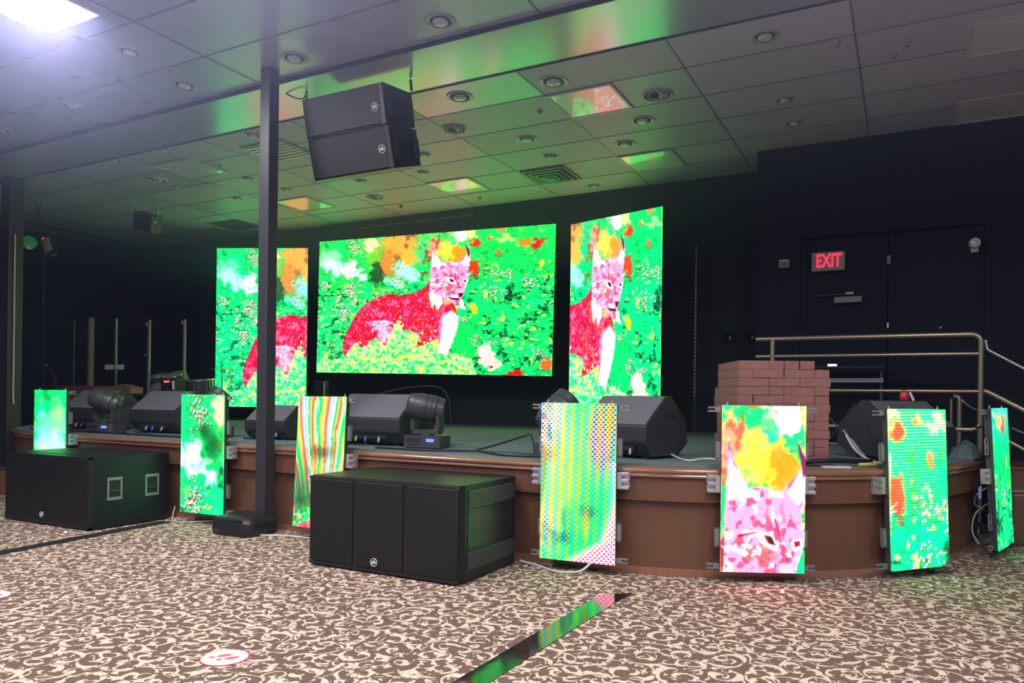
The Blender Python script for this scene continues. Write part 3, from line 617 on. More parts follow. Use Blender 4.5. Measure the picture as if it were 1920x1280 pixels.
def sub_right():
    t = empty('subwoofer', (-2.855, 3.68, 0), label='big black subwoofer with ribbed side bars, nearest on the carpet', cat='subwoofer', group='large subwoofers on the floor')
    W, D, H = 1.14, .745, .58; x0, x1 = -W / 2, W / 2
    P = [(x0, .02), (x1 - .02, .02), (x1, .07), (x1, D - .05), (x1 - .015, D - .015), (x1 - .05, D), (x0 + .05, D), (x0, D - .05)]
    MB().prism(P, lambda u, v, w_: (u, v, w_), .012, H).build('cabinet', M['black_cab'], t, bevel=.008)
    e = [x0 + .008, x0 + .358, x0 + .39, x0 + .745, x0 + .775, x1 - .02]
    for i, n_ in enumerate((0, 2, 4)):
        MB().box(e[n_], e[n_ + 1], -.008, .02, .035, H - .02).build('grille', M['grille'], t, bevel=.004)
    for k in (1, 3): MB().box(e[k], e[k + 1], .002, .02, .03, H - .016).build('front_divider', M['black_plastic'], t)
    MB().box(x0, x1 - .015, -.004, .022, .012, .032).box(x0, x1 - .015, -.004, .022, H - .02, H - .004).build('front_frame', M['black_plastic'], t)
    badge(t, (.045 - .08, -.012, .075), .026)
    for z0, z1 in ((.44, .545), (.075, .18)):
        m = MB().box(x1, x1 + .006, .10, D - .09, z0, z1)
        for k in range(26): m.box(x1 + .006, x1 + .009, .108 + k * .022, .119 + k * .022, z0 + .008, z1 - .008)
        m.build('side_rib_bar', M['grey_plastic'], t, label='dark grey ribbed side bar')
    MB().box(x1, x1 + .003, .10, D - .09, .19, .43).build('side_panel', M['black_plastic'], t)
    for z0 in (.20, .41): MB().box(x1 + .003, x1 + .008, .105, D - .095, z0, z0 + .006).build('side_ridge', M['black_plastic'], t)
    for sx in (-1, 1):
        for y in (.08, .70): MB().cyl((sx * (W / 2 - .08), y, 0), (sx * (W / 2 - .08), y, .014), .025).build('foot', M['rubber'], t)
    return t
sub_left(); sub_right()
# ---------------------------------------------------------------- hanging line array
def array_box(label, loc, pitch, W, H, D):
    t = empty('hanging_loudspeaker', loc, (R(pitch), 0, 0), label=label, cat='loudspeaker', group='line array boxes under the ceiling')
    MB().loft([[(0, 0, -H), (W, 0, -H), (W - .03, D, -H + .02), (.03, D, -H + .02)], [(0, 0, 0), (W, 0, 0), (W - .03, D, -.02), (.03, D, -.02)]]).build('cabinet', M['black_cab'], t, bevel=.006)
    MB().box(.012, W - .035, -.012, 0, -H + .012, -.012).build('front_panel', M['fine_grille'], t, bevel=.004)
    badge(t, (W - .085, -.016, -.17), .032)
    for x in (0, W):
        for y in (.06, .34): MB().box(x - .012, x + .012, y - .025, y + .025, -H * .75, -H * .3).build('rigging_plate', M['dark_metal'], t)
    MB().box(W - .032, W + .002, -.014, .0, -H + .005, -.005).build('edge_highlight', M['grey_plastic'], t)  # lighter grey strip paints the highlight along the front corner
    for k in (-.10, -.22): MB().box(W - .01, W + .006, .10, .30, k - .012, k).build('side_slot', M['rubber'], t)
    return t
array_box('upper black loudspeaker box hanging right under the ceiling band', (-4.41, 4.585, 3.51), 12, .82, .31, .43)
array_box('lower black loudspeaker box tilted down beneath the upper one', (-4.41, 4.655, 3.203), 16, .83, .325, .42)
for (x, y, z0, z1, lab) in ((-4.40, 4.63, 3.52, ZC, 'thin wire and hook holding the hanging speakers, left of the pair'), (-3.61, 4.98, 3.59, ZC, 'thick black strap holding the hanging speakers, right of the pair')):
    left_ = x < -4
    m = MB().tube([(x, y, z1 - .03), (x, y, z0 + .08)], .003 if left_ else .010)
    if left_: m.tube(spline([(x, y, z0 + .08), (x - .012, y, z0 + .055), (x, y, z0 + .03), (x + .012, y, z0 + .055), (x, y, z0 + .08)], 5), .004).tube([(x, y, z0 + .03), (x - .01, y, z0 - .02)], .010)
    else: m.tube([(x, y, z0 + .08), (x + .01, y, z0)], .012)
    m.build('suspension_wire', M['dark_metal'], label=lab, cat='wire')
MB().tube(spline([(-4.75, 4.75, ZC - .024), (-4.68, 4.78, ZC - .06), (-4.6, 4.8, ZC - .075), (-4.55, 4.78, ZC - .03)], 6), .006).build('speaker_cable', M['black_cable'], label='short loop of black cable hanging from the ceiling beside the column', cat='cable')
# ---------------------------------------------------------------- columns
c = empty('support_column', (-4.555, 4.50, 0), label='tall square charcoal column in front of the stage with a black base', cat='column')
MB().box(-.052, .052, -.175, -.071, 0, ZC - .0).build('post', M['column'], c, bevel=.006)
m = MB(); rings = []
for z, s_ in ((0.0, 1.0), (.05, 1.03), (.10, 1.0), (.135, .9), (.155, .62)):
    rings.append([(-.075 + .20 * s_ * cx, -.235 + .17 * s_ * cy, z) for cx, cy in ((-1, -1), (-.45, -1.12), (.75, -1.05), (1, -.8), (1, .75), (.7, .98), (-.8, .98), (-1.02, .6))])
m.loft(rings).build('base_cover', M['black_plastic'], c, bevel=.03, seg=3, label='black padded base cover')
c2 = empty('support_column', (-9.66, 5.18, 0), label='charcoal column at the far left edge, left of the small green panel', cat='column')
MB().box(-.085, .085, -.085, .085, 0, ZC).build('post', M['column'], c2, bevel=.006)
MB().tube(spline([(.098, -.02, 3.0), (.096, -.02, 2.4), (.10, -.02, 1.9), (.098, -.02, 1.6), (.102, -.02, 1.4), (.098, -.02, 1.1), (.11, -.02, .95)], 5), .008).build('cable', M['white_cable'], c2, label='pale cable running down its edge')
# ---------------------------------------------------------------- stage monitors
def monitor(loc, yaw, label, W=.68, s=1., copy=None):
    t = empty('stage_monitor', loc, (0, 0, R(yaw)), label=label, cat='stage monitor', group='wedge monitors along the stage edge')
    P = [(0.0, .12), (0, .235), (.245, .435), (.30, .44), (.50, .26), (.52, .10), (.40, .02), (.08, .02)]; P = [(a * s, b_ * s) for a, b_ in P]
    MB().prism(P, lambda u, v, w_: (w_, u, v), -W / 2, W / 2).build('cabinet', M['wedge'], t, bevel=.012)
    th = math.atan2(.20, .245); mg = MB().box(-W / 2 + .012, W / 2 - .012, .006, math.hypot(.245, .20) * s - .006, 0, .006); mg.xf(Matrix.Translation((0, 0, .235 * s)) @ Matrix.Rotation(th, 4, 'X')); mg.build('front_panel', M['wedge_lit_face'], t, bevel=.002, label='slanted face in lighter grey, painted as lit')
    MB().box(-W * .3, W * .3, .02 * s, .05 * s, .06 * s, .10 * s).build('jack_recess', M['rubber'], t)
    for x in (-W * .38, W * .38): MB().box(x - .03, x + .03, .09 * s, .38 * s, 0, .025 * s).build('foot', M['rubber'], t)
    for x, mm in ((-.12, 'pale_gold'), (-.02, 'blue_plug'), (.12, 'pale_gold')):
        MB().cyl((x, .05, .095), (x + .035, -.01, .035), .009, n=10).build('cable_plug', M[mm], t)
    MB().tube(spline([(.02, -.01, .035), (.05, -.04, .012), (-.05, -.06, .01), (-.2, -.03, .01), (-.3, .03, .01)], 5), .006).build('cable', M['black_cable'], t)
    MB().cbox((W / 2 + .001, .3 * s, .30 * s), (.006, .12, .03)).build('side_handle', M['rubber'], t)
    return t
ST = .685
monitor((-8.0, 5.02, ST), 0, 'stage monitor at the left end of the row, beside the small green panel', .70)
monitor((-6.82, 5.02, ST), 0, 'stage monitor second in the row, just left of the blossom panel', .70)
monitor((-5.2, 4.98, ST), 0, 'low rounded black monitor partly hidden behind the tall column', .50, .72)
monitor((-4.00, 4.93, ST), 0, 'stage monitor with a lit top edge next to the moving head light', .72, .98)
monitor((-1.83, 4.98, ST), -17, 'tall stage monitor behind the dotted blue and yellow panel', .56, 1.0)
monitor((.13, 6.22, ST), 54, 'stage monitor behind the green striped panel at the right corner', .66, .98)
# ---------------------------------------------------------------- moving head lights
def moving_head(loc, yaw, tilt, label, s=.98):
    t = empty('moving_head_light', loc, (0, 0, R(yaw)), label=label, cat='moving head light', group='moving head lights on the stage floor')
    m = MB().rbox(-.17 * s, .17 * s, -.11 * s, .11 * s, .008, .105 * s, .03); b_ = m.build('base', M['grey_plastic'], t, bevel=.006)
    MB().rbox(-.13 * s, -.01 * s, -.114 * s, -.108 * s, .045 * s, .085 * s, .015, axis='Y').build('handle_slot', M['rubber'], b_)
    MB().rbox(-.12 * s, -.02 * s, -.118 * s, -.110 * s, .035 * s, .05 * s, .006, axis='Y').build('handle_lip', M['grey_plastic'], b_)
    MB().box(.045 * s, .115 * s, -.113 * s, -.108 * s, .055 * s, .08 * s).build('display', M['blue_glow'], b_, label='glowing blue display')
    for sx in (-.14, .14):
        for sy in (-.08, .08): MB().cyl((sx * s, sy * s, 0), (sx * s, sy * s, .01), .014).build('foot', M['rubber'], b_)
    y = MB().rbox(-.125 * s, .125 * s, -.05 * s, .05 * s, .115 * s, .15 * s, .02).cyl((0, 0, .10 * s), (0, 0, .12 * s), .06 * s)
    y.rbox(-.13 * s, -.10 * s, -.05 * s, .05 * s, .13 * s, .38 * s, .03 * s, axis='X').rbox(.10 * s, .13 * s, -.05 * s, .05 * s, .13 * s, .38 * s, .03 * s, axis='X')
    yo = y.build('yoke', M['grey_plastic'], t, bevel=.004)
    MB().cbox((-.115 * s, -.053 * s, .27 * s), (.026 * s, .004, .008)).build('marking', M['white_mark'], yo)
    h = MB(); L = [(.06, -.17), (.09, -.15), (.108, -.07), (.112, .03), (.106, .09), (.10, .12), (.10, .135)]
    h.lathe([(a * s, b2 * s) for a, b2 in [(0, -.178)] + L + [(.0, .135)]], n=28, axis='Y')
    h.xf(Matrix.Translation((0, 0, .33 * s)) @ Matrix.Rotation(R(tilt), 4, 'Y') @ Matrix.Rotation(R(-65), 4, 'Z'))
    hd = h.build('head', M['grey_plastic'], t)
    k = MB()
    for a in (-.02, .02, .06): k.lathe([((.108) * s, a * s), (.115 * s, (a + .006) * s), (.108 * s, (a + .012) * s)], n=24, axis='Y')
    k.xf(Matrix.Translation((0, 0, .33 * s)) @ Matrix.Rotation(R(tilt), 4, 'Y') @ Matrix.Rotation(R(-65), 4, 'Z')); k.build('cooling_rib', M['rubber'], hd)
    l_ = MB().lathe([(0, .137 * s), (.05 * s, .137 * s), (.072 * s, .132 * s)], n=24, axis='Y'); l_.xf(Matrix.Translation((0, 0, .33 * s)) @ Matrix.Rotation(R(tilt), 4, 'Y') @ Matrix.Rotation(R(-65), 4, 'Z')); l_.build('lens', M['chrome'], hd)
    return t
moving_head((-3.43, 5.02, ST), 8, 12, 'moving head light standing right of the lit-edged monitor')
moving_head((-7.22, 4.80, ST), 10, 20, 'moving head light between the two leftmost monitors')
moving_head((-5.83, 4.95, ST), 30, -60, 'moving head light peeking out beside the blossom panel')
moving_head((-2.22, 4.90, ST), 20, -50, 'moving head light hidden behind the left edge of the dotted panel')
# ---------------------------------------------------------------- brick stack
ordn = ['top', 'second', 'third', 'fourth', 'fifth', 'sixth', 'seventh', 'eighth', 'ninth', 'tenth', 'eleventh', 'bottom']
M['brick'] = mat('red_clay_brick', (.25, .112, .098), .8, var=.22, vscale=14, bump=.5, bscale=120)
O = Vector((-.965, 4.955, ST)); BA = R(25.5); BU = Vector((math.cos(BA), math.sin(BA), 0)); BV = Vector((-math.sin(BA), math.cos(BA), 0))
bl, bw, bh = .194, .092, .0556; rb = random.Random(5)
def brick(u, v, k, along, label, du=None):
    z = k * bh; L, Wd = (du or bl, bw) if along == 'u' else (bw, du or bl)
    m = MB().box(0, L - .001, 0, Wd - .001, 0, bh - .0008)
    j = rb.uniform(-.006, .006)
    p = O + BU * (u + j * .5) + BV * (v + j); p.z = ST + .008 + z
    m.build('brick', M['brick'], None, bevel=.0015, seg=1, loc=p, rot=(0, 0, BA + rb.uniform(-.012, .012)), label=label, cat='brick', group='bricks of the stack on the stage')
for k in range(12):
    n_ = 11 - k; c_ = ordn[n_] + (' course' if n_ in (0, 11) else ' course down')
    W3 = .585
    if k % 3 == 0: seq = [.194, .194, .194]
    elif k % 3 == 1: seq = [.092, .194, .194, .092]
    else: seq = [.194, .092, .194, .092]
    if k == 11: seq = seq[:2] + [.10, .06]
    u = 0.0
    names = ['leftmost', 'second', 'third', 'fourth']
    for i, L in enumerate(seq):
        if u + L > W3 + .01: L = W3 - u
        header = L < .12
        v0 = rb.choice([0, 0, 0, .012]) if k > 9 else 0
        brick(u, v0, k, 'u' if not header else 'v', 'red brick, %s, front face, %s of its row' % (c_, names[i] if i < len(seq) - 1 else 'rightmost'))
        u += L + .002
    # left side wythe
    v = bw + .004 if seq[0] > .12 else bl + .002; i = 0
    while v < .50:
        L = bl if (k + i) % 2 else bw
        brick(0, v, k, 'v' if L == bl else 'u', 'dusky brick, %s, left side face, %s back from the corner' % (c_, ['first', 'second', 'third', 'fourth', 'fifth'][i]))
        v += (bl if L == bl else bw) + .002; i += 1
m = MB().box(-.03, .62, -.03, .60, 0, .0075)
m.build('wooden_board', M['maroon_case'], None, loc=O, rot=(0, 0, BA), label='reddish board on the stage under the brick stack', cat='board')
# ---------------------------------------------------------------- gold railing on the stage and stair rails
t = empty('guard_railing', (0, 7.2, ST), label='pale gold tubular railing at the right end of the stage behind the bricks', cat='railing')
zt, zb = 1.00 - .015, .20; x1, x0 = .53, -1.25
arc = [(x1 - .07 + .07 * math.sin(a), 0, zt - .07 + .07 * math.cos(a)) for a in [k * PI / 12 for k in range(7)]]
arc2 = [(x1 - .06 + .06 * math.cos(a), 0, zb + .06 - .06 * math.sin(a)) for a in [k * PI / 12 for k in range(7)]]
MB().tube([(x0, 0, zt), (x1 - .08, 0, zt)] + arc + [(x1, 0, zb + .06)], .021, 12).build('top_rail', M['brass'], t)
MB().tube([(x1, 0, zb + .07), (x1, 0, 0)], .021, 12).build('end_post', M['brass'], t)
MB().tube([(-1.10, 0, zt), (-1.10, 0, 0)], .021, 12).build('near_wall_post', M['brass'], t)
for i, z in enumerate((.825, .515)): MB().tube([(x0 if i == 0 else -1.09, 0, z), (x1, 0, z)], .015, 12).build('middle_rail', M['brass'], t)
MB().tube([(-1.09, 0, zb)] + [(x1 - .06, 0, zb)] + arc2[::-1][:0] + [(x1 - .02, 0, zb + .012), (x1, 0, zb + .05)], .018, 12).build('bottom_rail', M['brass'], t)
MB().cyl((x1, 0, 0), (x1, 0, .008), .045).build('base_flange', M['brass'], t)
MB().tube(spline([(x1 + .03, -.02, .235), (x1 - .03, -.03, .22), (x1 + .01, .03, .21), (x1 + .04, 0, .23)], 4), .008).build('tie_band', M['rubber'], t, label='black band tied round the post')
t = empty('stair_handrail', (.56, 7.2, 0), label='sloping gold handrail going down the stairs at the right edge', cat='handrail')
def sl(z): return [(0, 0, z), (1.35, -.05, z - .82)]
MB().tube([(.0, 0, 1.62), (.012, 0, 1.545)] + [(.03, 0, 1.53), (1.0, -.03, .92)], .011, 10).build('thin_rail', M['silver'], t, label='thin silver upper rail')
MB().tube([(-.01, 0, 1.205), (.02, 0, 1.195), (1.0, -.03, .62)], .021, 12).build('thick_rail', M['brass'], t)
MB().tube([(.13, 0, .82), (.45, -.01, .63)], .016, 12).tube([(.15, .05, .80), (.45, .04, .62)], .010, 10).build('lower_rail', M['brass'], t)
MB().tube([(1.0, -.03, .92), (1.0, -.03, .437)], .021, 12).build('foot_post', M['brass'], t)
t = empty('guard_railing', (.42, 7.9, ST), label='short gold post rail behind the end of the main railing', cat='railing')
MB().tube([(-.065, 0, .0), (-.065, 0, .455)], .013, 12).build('thin_post', M['brass'], t)
MB().tube([(0, 0, 0), (0, 0, .45), (-.012, 0, .475), (-.05, 0, .48)], .022, 12).build('post', M['brass'], t)
MB().tube(spline([(.0, 0, .47), (.04, -.02, .42), (.10, -.1, .37), (.14, -.2, .35)], 5), .007).build('thin_arm', M['silver'], t)
# stairs right and left
t = empty('stair_block', (.72, 6.95, 0), label='carpeted stair block at the far right beside the stage corner', cat='stairs')
MB().box(0, 1.6, 0, .34, 0, .41).build('lower_riser', M['wood_face'], t, bevel=.02)
MB().box(-.0, 1.6, -.01, .35, .41, .435).build('lower_tread', M['wood_top'], t, bevel=.01)
MB().box(0, 1.6, .35, 1.1, 0, .57).build('upper_riser', M['wood_face'], t)
MB().box(0, 1.6, .33, 1.1, .57, .59).build('upper_tread', M['maroon_case'], t)
t = empty('stair_block', (-10.3, 4.20, 0), label='low brown step with blue carpet at the far left behind the subwoofer', cat='stairs')
MB().box(0, 1.86, 0, .36, 0, .27).build('riser', M['wood_face'], t)
MB().box(-.01, 1.87, -.015, .37, .27, .285).build('tread', M['navy'], t)
# ---------------------------------------------------------------- carpet fold at the stage corner
P = [(.0, .0, .0), (.04, .10, .10), (.07, .20, .13), (.10, .32, .07), (.12, .45, .05), (.15, .60, .0)]
m = MB(); rings = []
for i, (x, y, z) in enumerate(P):
    d = Vector((-.93, .30, 0)); wv = .11
    rings.append([(x + d.x * (a * wv), y + d.y * (a * wv), z * (1 - a * a * .8) + h) for a, h in ((-1, 0), (-.5, .004), (0, .01), (.5, .006), (1, 0))] + [(x + d.x * (a * wv), y + d.y * (a * wv), -.001) for a in (1, 0, -1)])
m.loft(rings, smooth=False).build('carpet_fold', M['stage_carpet'], None, loc=(.33, 6.44, ST + .002), label='loose blue grey carpet bunched up at the stage corner by the railing', cat='carpet')
# ---------------------------------------------------------------- ceiling fittings
def panel2(x, y, label, sx=.61, sy=.60):      # unlit 2 x 2 ft troffer with acrylic diffuser
    t = empty('ceiling_light_panel', (x, y, ZC), label=label, cat='ceiling light', group='square light panels in the ceiling')
    MB().box(.03, sx - .03, .03, sy - .03, -.008, .0).build('diffuser', M['lens_panel'], t)
    e = .03
    m = MB().box(.004, sx - .004, .004, e, -.014, 0).box(.004, sx - .004, sy - e, sy - .004, -.014, 0).box(.004, e, e, sy - e, -.014, 0).box(sx - e, sx - .004, e, sy - e, -.014, 0)
    m.build('frame', M['grid_white'], t, bevel=.003)
M['grid_white'] = mat('diffuser_frame_paint', (.50, .50, .51), .25)
panel2(-2.80, 5.81, 'square light panel reflecting pink, nearest the ceiling band on the right')
panel2(-2.80, 7.62, 'square light panel reflecting green, close above the right screen')
panel2(-5.25, 7.56, 'square light panel reflecting yellow, above the middle screen')
panel2(-7.62, 7.38, 'small green-lit square light panel right of the tall column')
panel2(-7.69, 5.60, 'pale square light panel left of the tall column')
panel2(.35, 5.98, 'dim square light panel at the upper right corner of the view')
panel2(.33, 7.49, 'dim pinkish square light panel low at the right edge')
# the lit one
t = empty('ceiling_light_panel', (-5.55, 2.60, ZC), label='glaring white lit light panel at the upper left corner', cat='ceiling light', group='square light panels in the ceiling')
MB().box(.03, .59, .03, .60, -.010, 0).build('diffuser', emit('lit_diffuser', (.93, .92, 1.), 16), t)
MB().box(0, .62, 0, .03, -.016, 0).box(0, .62, .60, .63, -.016, 0).box(0, .03, .03, .60, -.016, 0).box(.59, .62, .03, .60, -.016, 0).build('frame', M['grid_white'], t)
M['dl_ring'] = mat('downlight_trim', (.33, .34, .35), .22, spec=.8); M['dl_bulb'] = mat('frosted_bulb', (.62, .62, .62), .15, spec=.8)
def downlight_proto(r=.10):
    t = empty('recessed_downlight', (0, 0, ZC))
    MB().lathe([(r, 0), (r * 1.0, -.004), (r * .93, -.009), (r * .78, -.006), (r * .70, -.001)], n=28).build('trim_ring', M['dl_ring'], t)
    MB().lathe([(r * .70, -.001), (r * .66, -.002), (0, -.002)], n=28).build('baffle', M['gap'], t)
    MB().lathe([(r * .50, -.002), (r * .50, -.012), (r * .44, -.02), (r * .25, -.025), (0, -.026)], n=24).build('bulb', M['dl_bulb'], t)
    return t
DL = [(-2.61, 5.59, .125, 'right of the green tile, next to the pink panel'), (-3.47, 5.51, .12, 'just right of the hanging speakers, by the ceiling band'), (-2.22, 6.74, .115, 'between the pink and green panels, on their right'), (-2.58, 7.27, .11, 'bright ringed one directly above the green light panel'),
      (-3.42, 6.71, .11, 'with a green halo, in the middle of the stage ceiling'), (-3.44, 7.31, .095, 'just in front of the square air vent'), (-5.02, 7.19, .085, 'just in front of the yellow-lit panel'), (-5.90, 7.15, .085, 'below the bottom edge of the lower hanging speaker'),
      (-7.02, 7.04, .08, 'immediately right of the column above the small green panel'), (-7.93, 7.06, .08, 'left of the column in the row of the small green panel'), (-7.09, 6.47, .08, 'left of the column, right of the pale panel'), (-8.22, 6.37, .07, 'below the wide white speaker ring at left'),
      (-7.91, 5.31, .08, 'dim one left of the pale square panel'), (-7.11, 5.33, .085, 'in front of the pale square panel'), (-5.86, 5.41, .085, 'close left of the column below the ceiling band'), (-5.45, 4.28, .10, 'left of the column on the audience side of the band'),
      (-4.23, 4.31, .105, 'right of the column above the hanging speakers'), (-2.90, 4.34, .11, 'at the top of the view, near the middle, before the band'), (-5.30, 3.67, .09, 'faint one near the lit panel at upper left'), (-6.78, 4.13, .09, 'faint one low at the upper left'),
      (-.93, 5.56, .10, 'faint one right of the stage lights, nearest the band'), (-.97, 6.81, .085, 'upper of the two faint ones near the exit wall'), (-.97, 7.41, .085, 'lower of the two faint ones near the exit wall'), (-4.64, 6.66, .085, 'half hidden by the right edge of the lower hanging speaker'),
      (-3.43, 8.55, .08, 'closest to the right screen, beyond the air vent'), (-8.05, 4.20, .09, 'faint one at the far left edge of the ceiling')]
p0 = None
for x, y, r, lab in DL:
    lab = 'round recessed downlight ' + lab
    if p0 is None: p0 = downlight_proto(.10); t = p0; t.location = (x, y, ZC)
    else: t = copy_tree(p0, loc=(x, y, ZC))
    t.scale = (r / .10, r / .10, 1); tag(t, lab, 'downlight', 'recessed downlights in the ceiling')
def ceiling_speaker(x, y, r, label, m='dl_ring'):
    t = empty('ceiling_speaker', (x, y, ZC), label=label, cat='ceiling speaker', group='round ceiling speakers')
    MB().lathe([(r, 0), (r, -.006), (r * .92, -.014), (r * .84, -.012), (r * .82, -.002)], n=32).build('outer_ring', M[m], t)
    MB().lathe([(r * .82, -.001), (r * .70, -.006), (r * .66, -.004), (r * .3, -.003), (0, -.003)], n=32).build('cone', M['gap'], t)
    MB().lathe([(r * .66, -.004), (r * .64, -.012), (r * .58, -.012), (r * .56, -.004)], n=32).build('inner_ring', M[m], t)
    for a in (0.3, 1.2, 5.6): MB().lathe([(0, -.022), (r * .12, -.018), (r * .14, -.004)], (r * .35 * math.cos(a), r * .35 * math.sin(a), 0), n=12).build('small_lens', M['dl_bulb'], t)
ceiling_speaker(-1.92, 6.22, .135, 'wide ringed ceiling speaker right of the pink light panel'); ceiling_speaker(-3.93, 6.15, .125, 'dark multi-lens ceiling speaker right of the hanging speakers')
ceiling_speaker(-6.21, 7.81, .12, 'dark round ceiling speaker between the two small lit panels'); ceiling_speaker(-8.15, 6.01, .14, 'white ringed ceiling speaker below the pale panel at left', 'grid_white')
# 4-way air diffuser
t = empty('air_vent', (-4.0, 7.62, ZC), label='square stepped air diffuser in the ceiling above the right screen', cat='air vent')
for k, s_ in enumerate((.54, .42, .30, .18, .08)):
    h = s_ / 2; c_ = .29; w_ = .028; z = -.004 - .009 * k
    MB().box(c_ - h, c_ + h, c_ - h, c_ - h + w_, z - .016, z).box(c_ - h, c_ + h, c_ + h - w_, c_ + h, z - .016, z).box(c_ - h, c_ - h + w_, c_ - h + w_, c_ + h - w_, z - .016, z).box(c_ + h - w_, c_ + h, c_ - h + w_, c_ + h - w_, z - .016, z).build('louvre', M['grid'] if k % 2 == 0 else M['ceil_plain'] if 'ceil_plain' in M else M['grid'], t)
MB().box(.02, .56, .02, .56, -.004, -.001).build('backing', M['gap'], t)
t = empty('air_vent', (-6.28, 5.62, ZC), label='slotted grey air grille behind the hanging speakers', cat='air vent')
MB().box(0, .60, 0, .55, -.012, 0).build('frame', M['grid'], t)
for k in range(7): MB().box(.03, .57, .04 + k * .07, .08 + k * .07, -.018, -.010).build('slat', M['dl_ring'], t)
t = empty('access_hatch', (-9.5, 7.9, ZC), label='dark open ceiling hatch with pale edge left of the column near the far edge', cat='hatch')
MB().box(0, .60, 0, .55, -.004, 0).build('opening', M['gap'], t); MB().box(-.02, .0, 0, .55, -.03, 0).build('edge', M['pale_gold'], t)
MB().tube(spline([(.6, .5, 0), (.66, .5, -.08), (.6, .45, -.12)], 4), .006).build('loose_wire', M['white_cable'], t)
for i, (x, y, lab) in enumerate([(-2.99, 6.11, 'small chrome sprinkler head left of the pink light panel'), (-4.97, 8.42, 'small chrome sprinkler head over the middle screen'), (-6.16, 8.31, 'dark sprinkler head over the middle screen, left of the chrome one'), (-6.98, 5.97, 'small sprinkler head at the corner of the pale panel'),
        (-.12, 6.25, 'small bright sprinkler head left of the dim panel at upper right'), (-.03, 6.07, 'tiny bright sprinkler head above another, left of the dim panel'), (-.48, 5.86, 'faint sprinkler head between a downlight and the dim panel')]):
    t = empty('sprinkler_head', (x, y, ZC), label=lab, cat='sprinkler', group='ceiling sprinkler heads')
    MB().lathe([(.03, 0), (.03, -.006), (.012, -.01), (.010, -.03), (.0, -.03)], n=14).build('escutcheon', M['dl_ring'] if i != 2 else M['dark_metal'], t)
    MB().lathe([(.0, -.030), (.018, -.034), (.018, -.038), (0, -.038)], n=12).build('deflector', M['chrome'] if i != 2 else M['dark_metal'], t)
# ---------------------------------------------------------------- lights and speaker hung at far left
t = empty('hanging_speaker', (-9.02, 6.47, 3.37), (R(12), R(14), R(15)), label='small grey loudspeaker on wire brackets under the ceiling at left', cat='loudspeaker')
MB().box(-.155, .155, 0, .18, -.12, .12).build('cabinet', M['wedge'], t, bevel=.01)
for s in (-1, 1):
    MB().box(s * .14, s * .152, -.01, .10, -.115, .115).build('side_bar', M['grid'], t)
    MB().tube([(s * .16, .03, .04), (s * .19, .03, .07), (s * .19, .05, .24), (s * .22, .08, .34 - s * .045)], .004).build('bracket_rod', M['silver'], t)
    MB().cyl((s * .155, .02, .03), (s * .175, .02, .03), .012).build('bolt', M['silver'], t)
for (x, y, z, yaw, tilt, lab, k) in [(-10.60, 5.90, 3.10, 60, -12, 'stage light with a green reflecting lens beside the far left column', 0), (-10.19, 5.92, 3.05, 20, 28, 'tilted silver stage light can hanging right of the far left column', 1)]:
    t = empty('stage_light', (x, y, z), (R(-10), R(-tilt), R(yaw if k == 0 else 20)), label=lab, cat='stage light', group='stage lights hung at left')
    if k == 0:
        MB().lathe([(.0, .16), (.07, .14), (.10, .02), (.105, -.10), (.098, -.10)], n=24, axis='Y').build('body', M['black_plastic'], t)
        MB().lathe([(0, -.085), (.07, -.088), (.098, -.08)], n=24, axis='Y').build('lens', mat('green_glass_lens', (.12, .7, .3), .1, spec=1), t)
    else:
        MB().cyl((0, 0, -.12), (0, 0, .08), .075, .075, n=20).build('body', M['silver'], t); MB().box(-.09, .09, -.03, .03, -.125, .06).build('black_stripe', M['black_plastic'], t)
        MB().cyl((-.04, -.02, .12), (-.01, -.02, .12), .012).build('status_lamp', M['red_glow'], t)
    MB().tube([(0, .02, .05), (0, .02, .28), (0, .02, .745 if k else .62)], .008).build('hanger', M['dark_metal'], t)

# ---------------------------------------------------------------- truss, slotted bars
t = empty('truss_tower', (-3.30, 9.30, ST), label='grey lattice truss tower rising behind the right screen', cat='truss')
m = [(-.14, -.14), (.14, -.14), (.14, .14), (-.14, .14)]
for x, y in m: MB().cyl((x, y, 0), (x, y, 3.45), .022, n=10).build('chord', M['dark_metal'], t)
for i in range(4):
    a, b_ = m[i], m[(i + 1) % 4]; mm = MB()
    for k in range(12): mm.cyl((*a, .29 * k), (*b_, .29 * (k + 1)), .010, n=6) if k % 2 else mm.cyl((*b_, .29 * k), (*a, .29 * (k + 1)), .010, n=6)
    mm.build('lacing', M['dark_metal'], t)
M['perf'] = mat('grey_strut_dots', (.30, .33, .35), .5)
def perf_bar(name, loc, L, vertical, label, n):
    t = empty(name, loc, label=label, cat='slotted bar')
    MB().box(-.02 if vertical else 0, .02 if vertical else L, 0, .03, 0 if vertical else -.03, L if vertical else .03).build('bar', M['backwall'], t)
    sm = M['perf'].copy(); nt = sm.node_tree; bb = nt.nodes['Principled BSDF']; tc = nd(nt, 'ShaderNodeTexCoord'); sp = nd(nt, 'ShaderNodeSeparateXYZ', i0=tc.outputs['Object'])
    f = mth(nt, 'GREATER_THAN', mth(nt, 'FRACT', mth(nt, 'MULTIPLY', sp.outputs[2 if vertical else 0], n / L)), .52)
    nt.links.new(mixc(nt, f, (.02, .025, .03), (.30, .33, .35)), bb.inputs['Base Color'])
    (MB().box(-.009, .009, -.004, 0, 0, L) if vertical else MB().box(0, L, -.004, 0, -.016, .016)).build('slotted_face', sm, t, label='row of pale slots')
    if vertical and loc[2] > ST: MB().box(-.02, .02, 0, .03, ST - loc[2], 0).build('lower_bar', M['backwall'], t)
    if not vertical:
        for q in (.1, L - .1): MB().box(q - .01, q + .01, .005, .02, .03, 4.70 - loc[2]).build('hanger', M['backwall'], t)
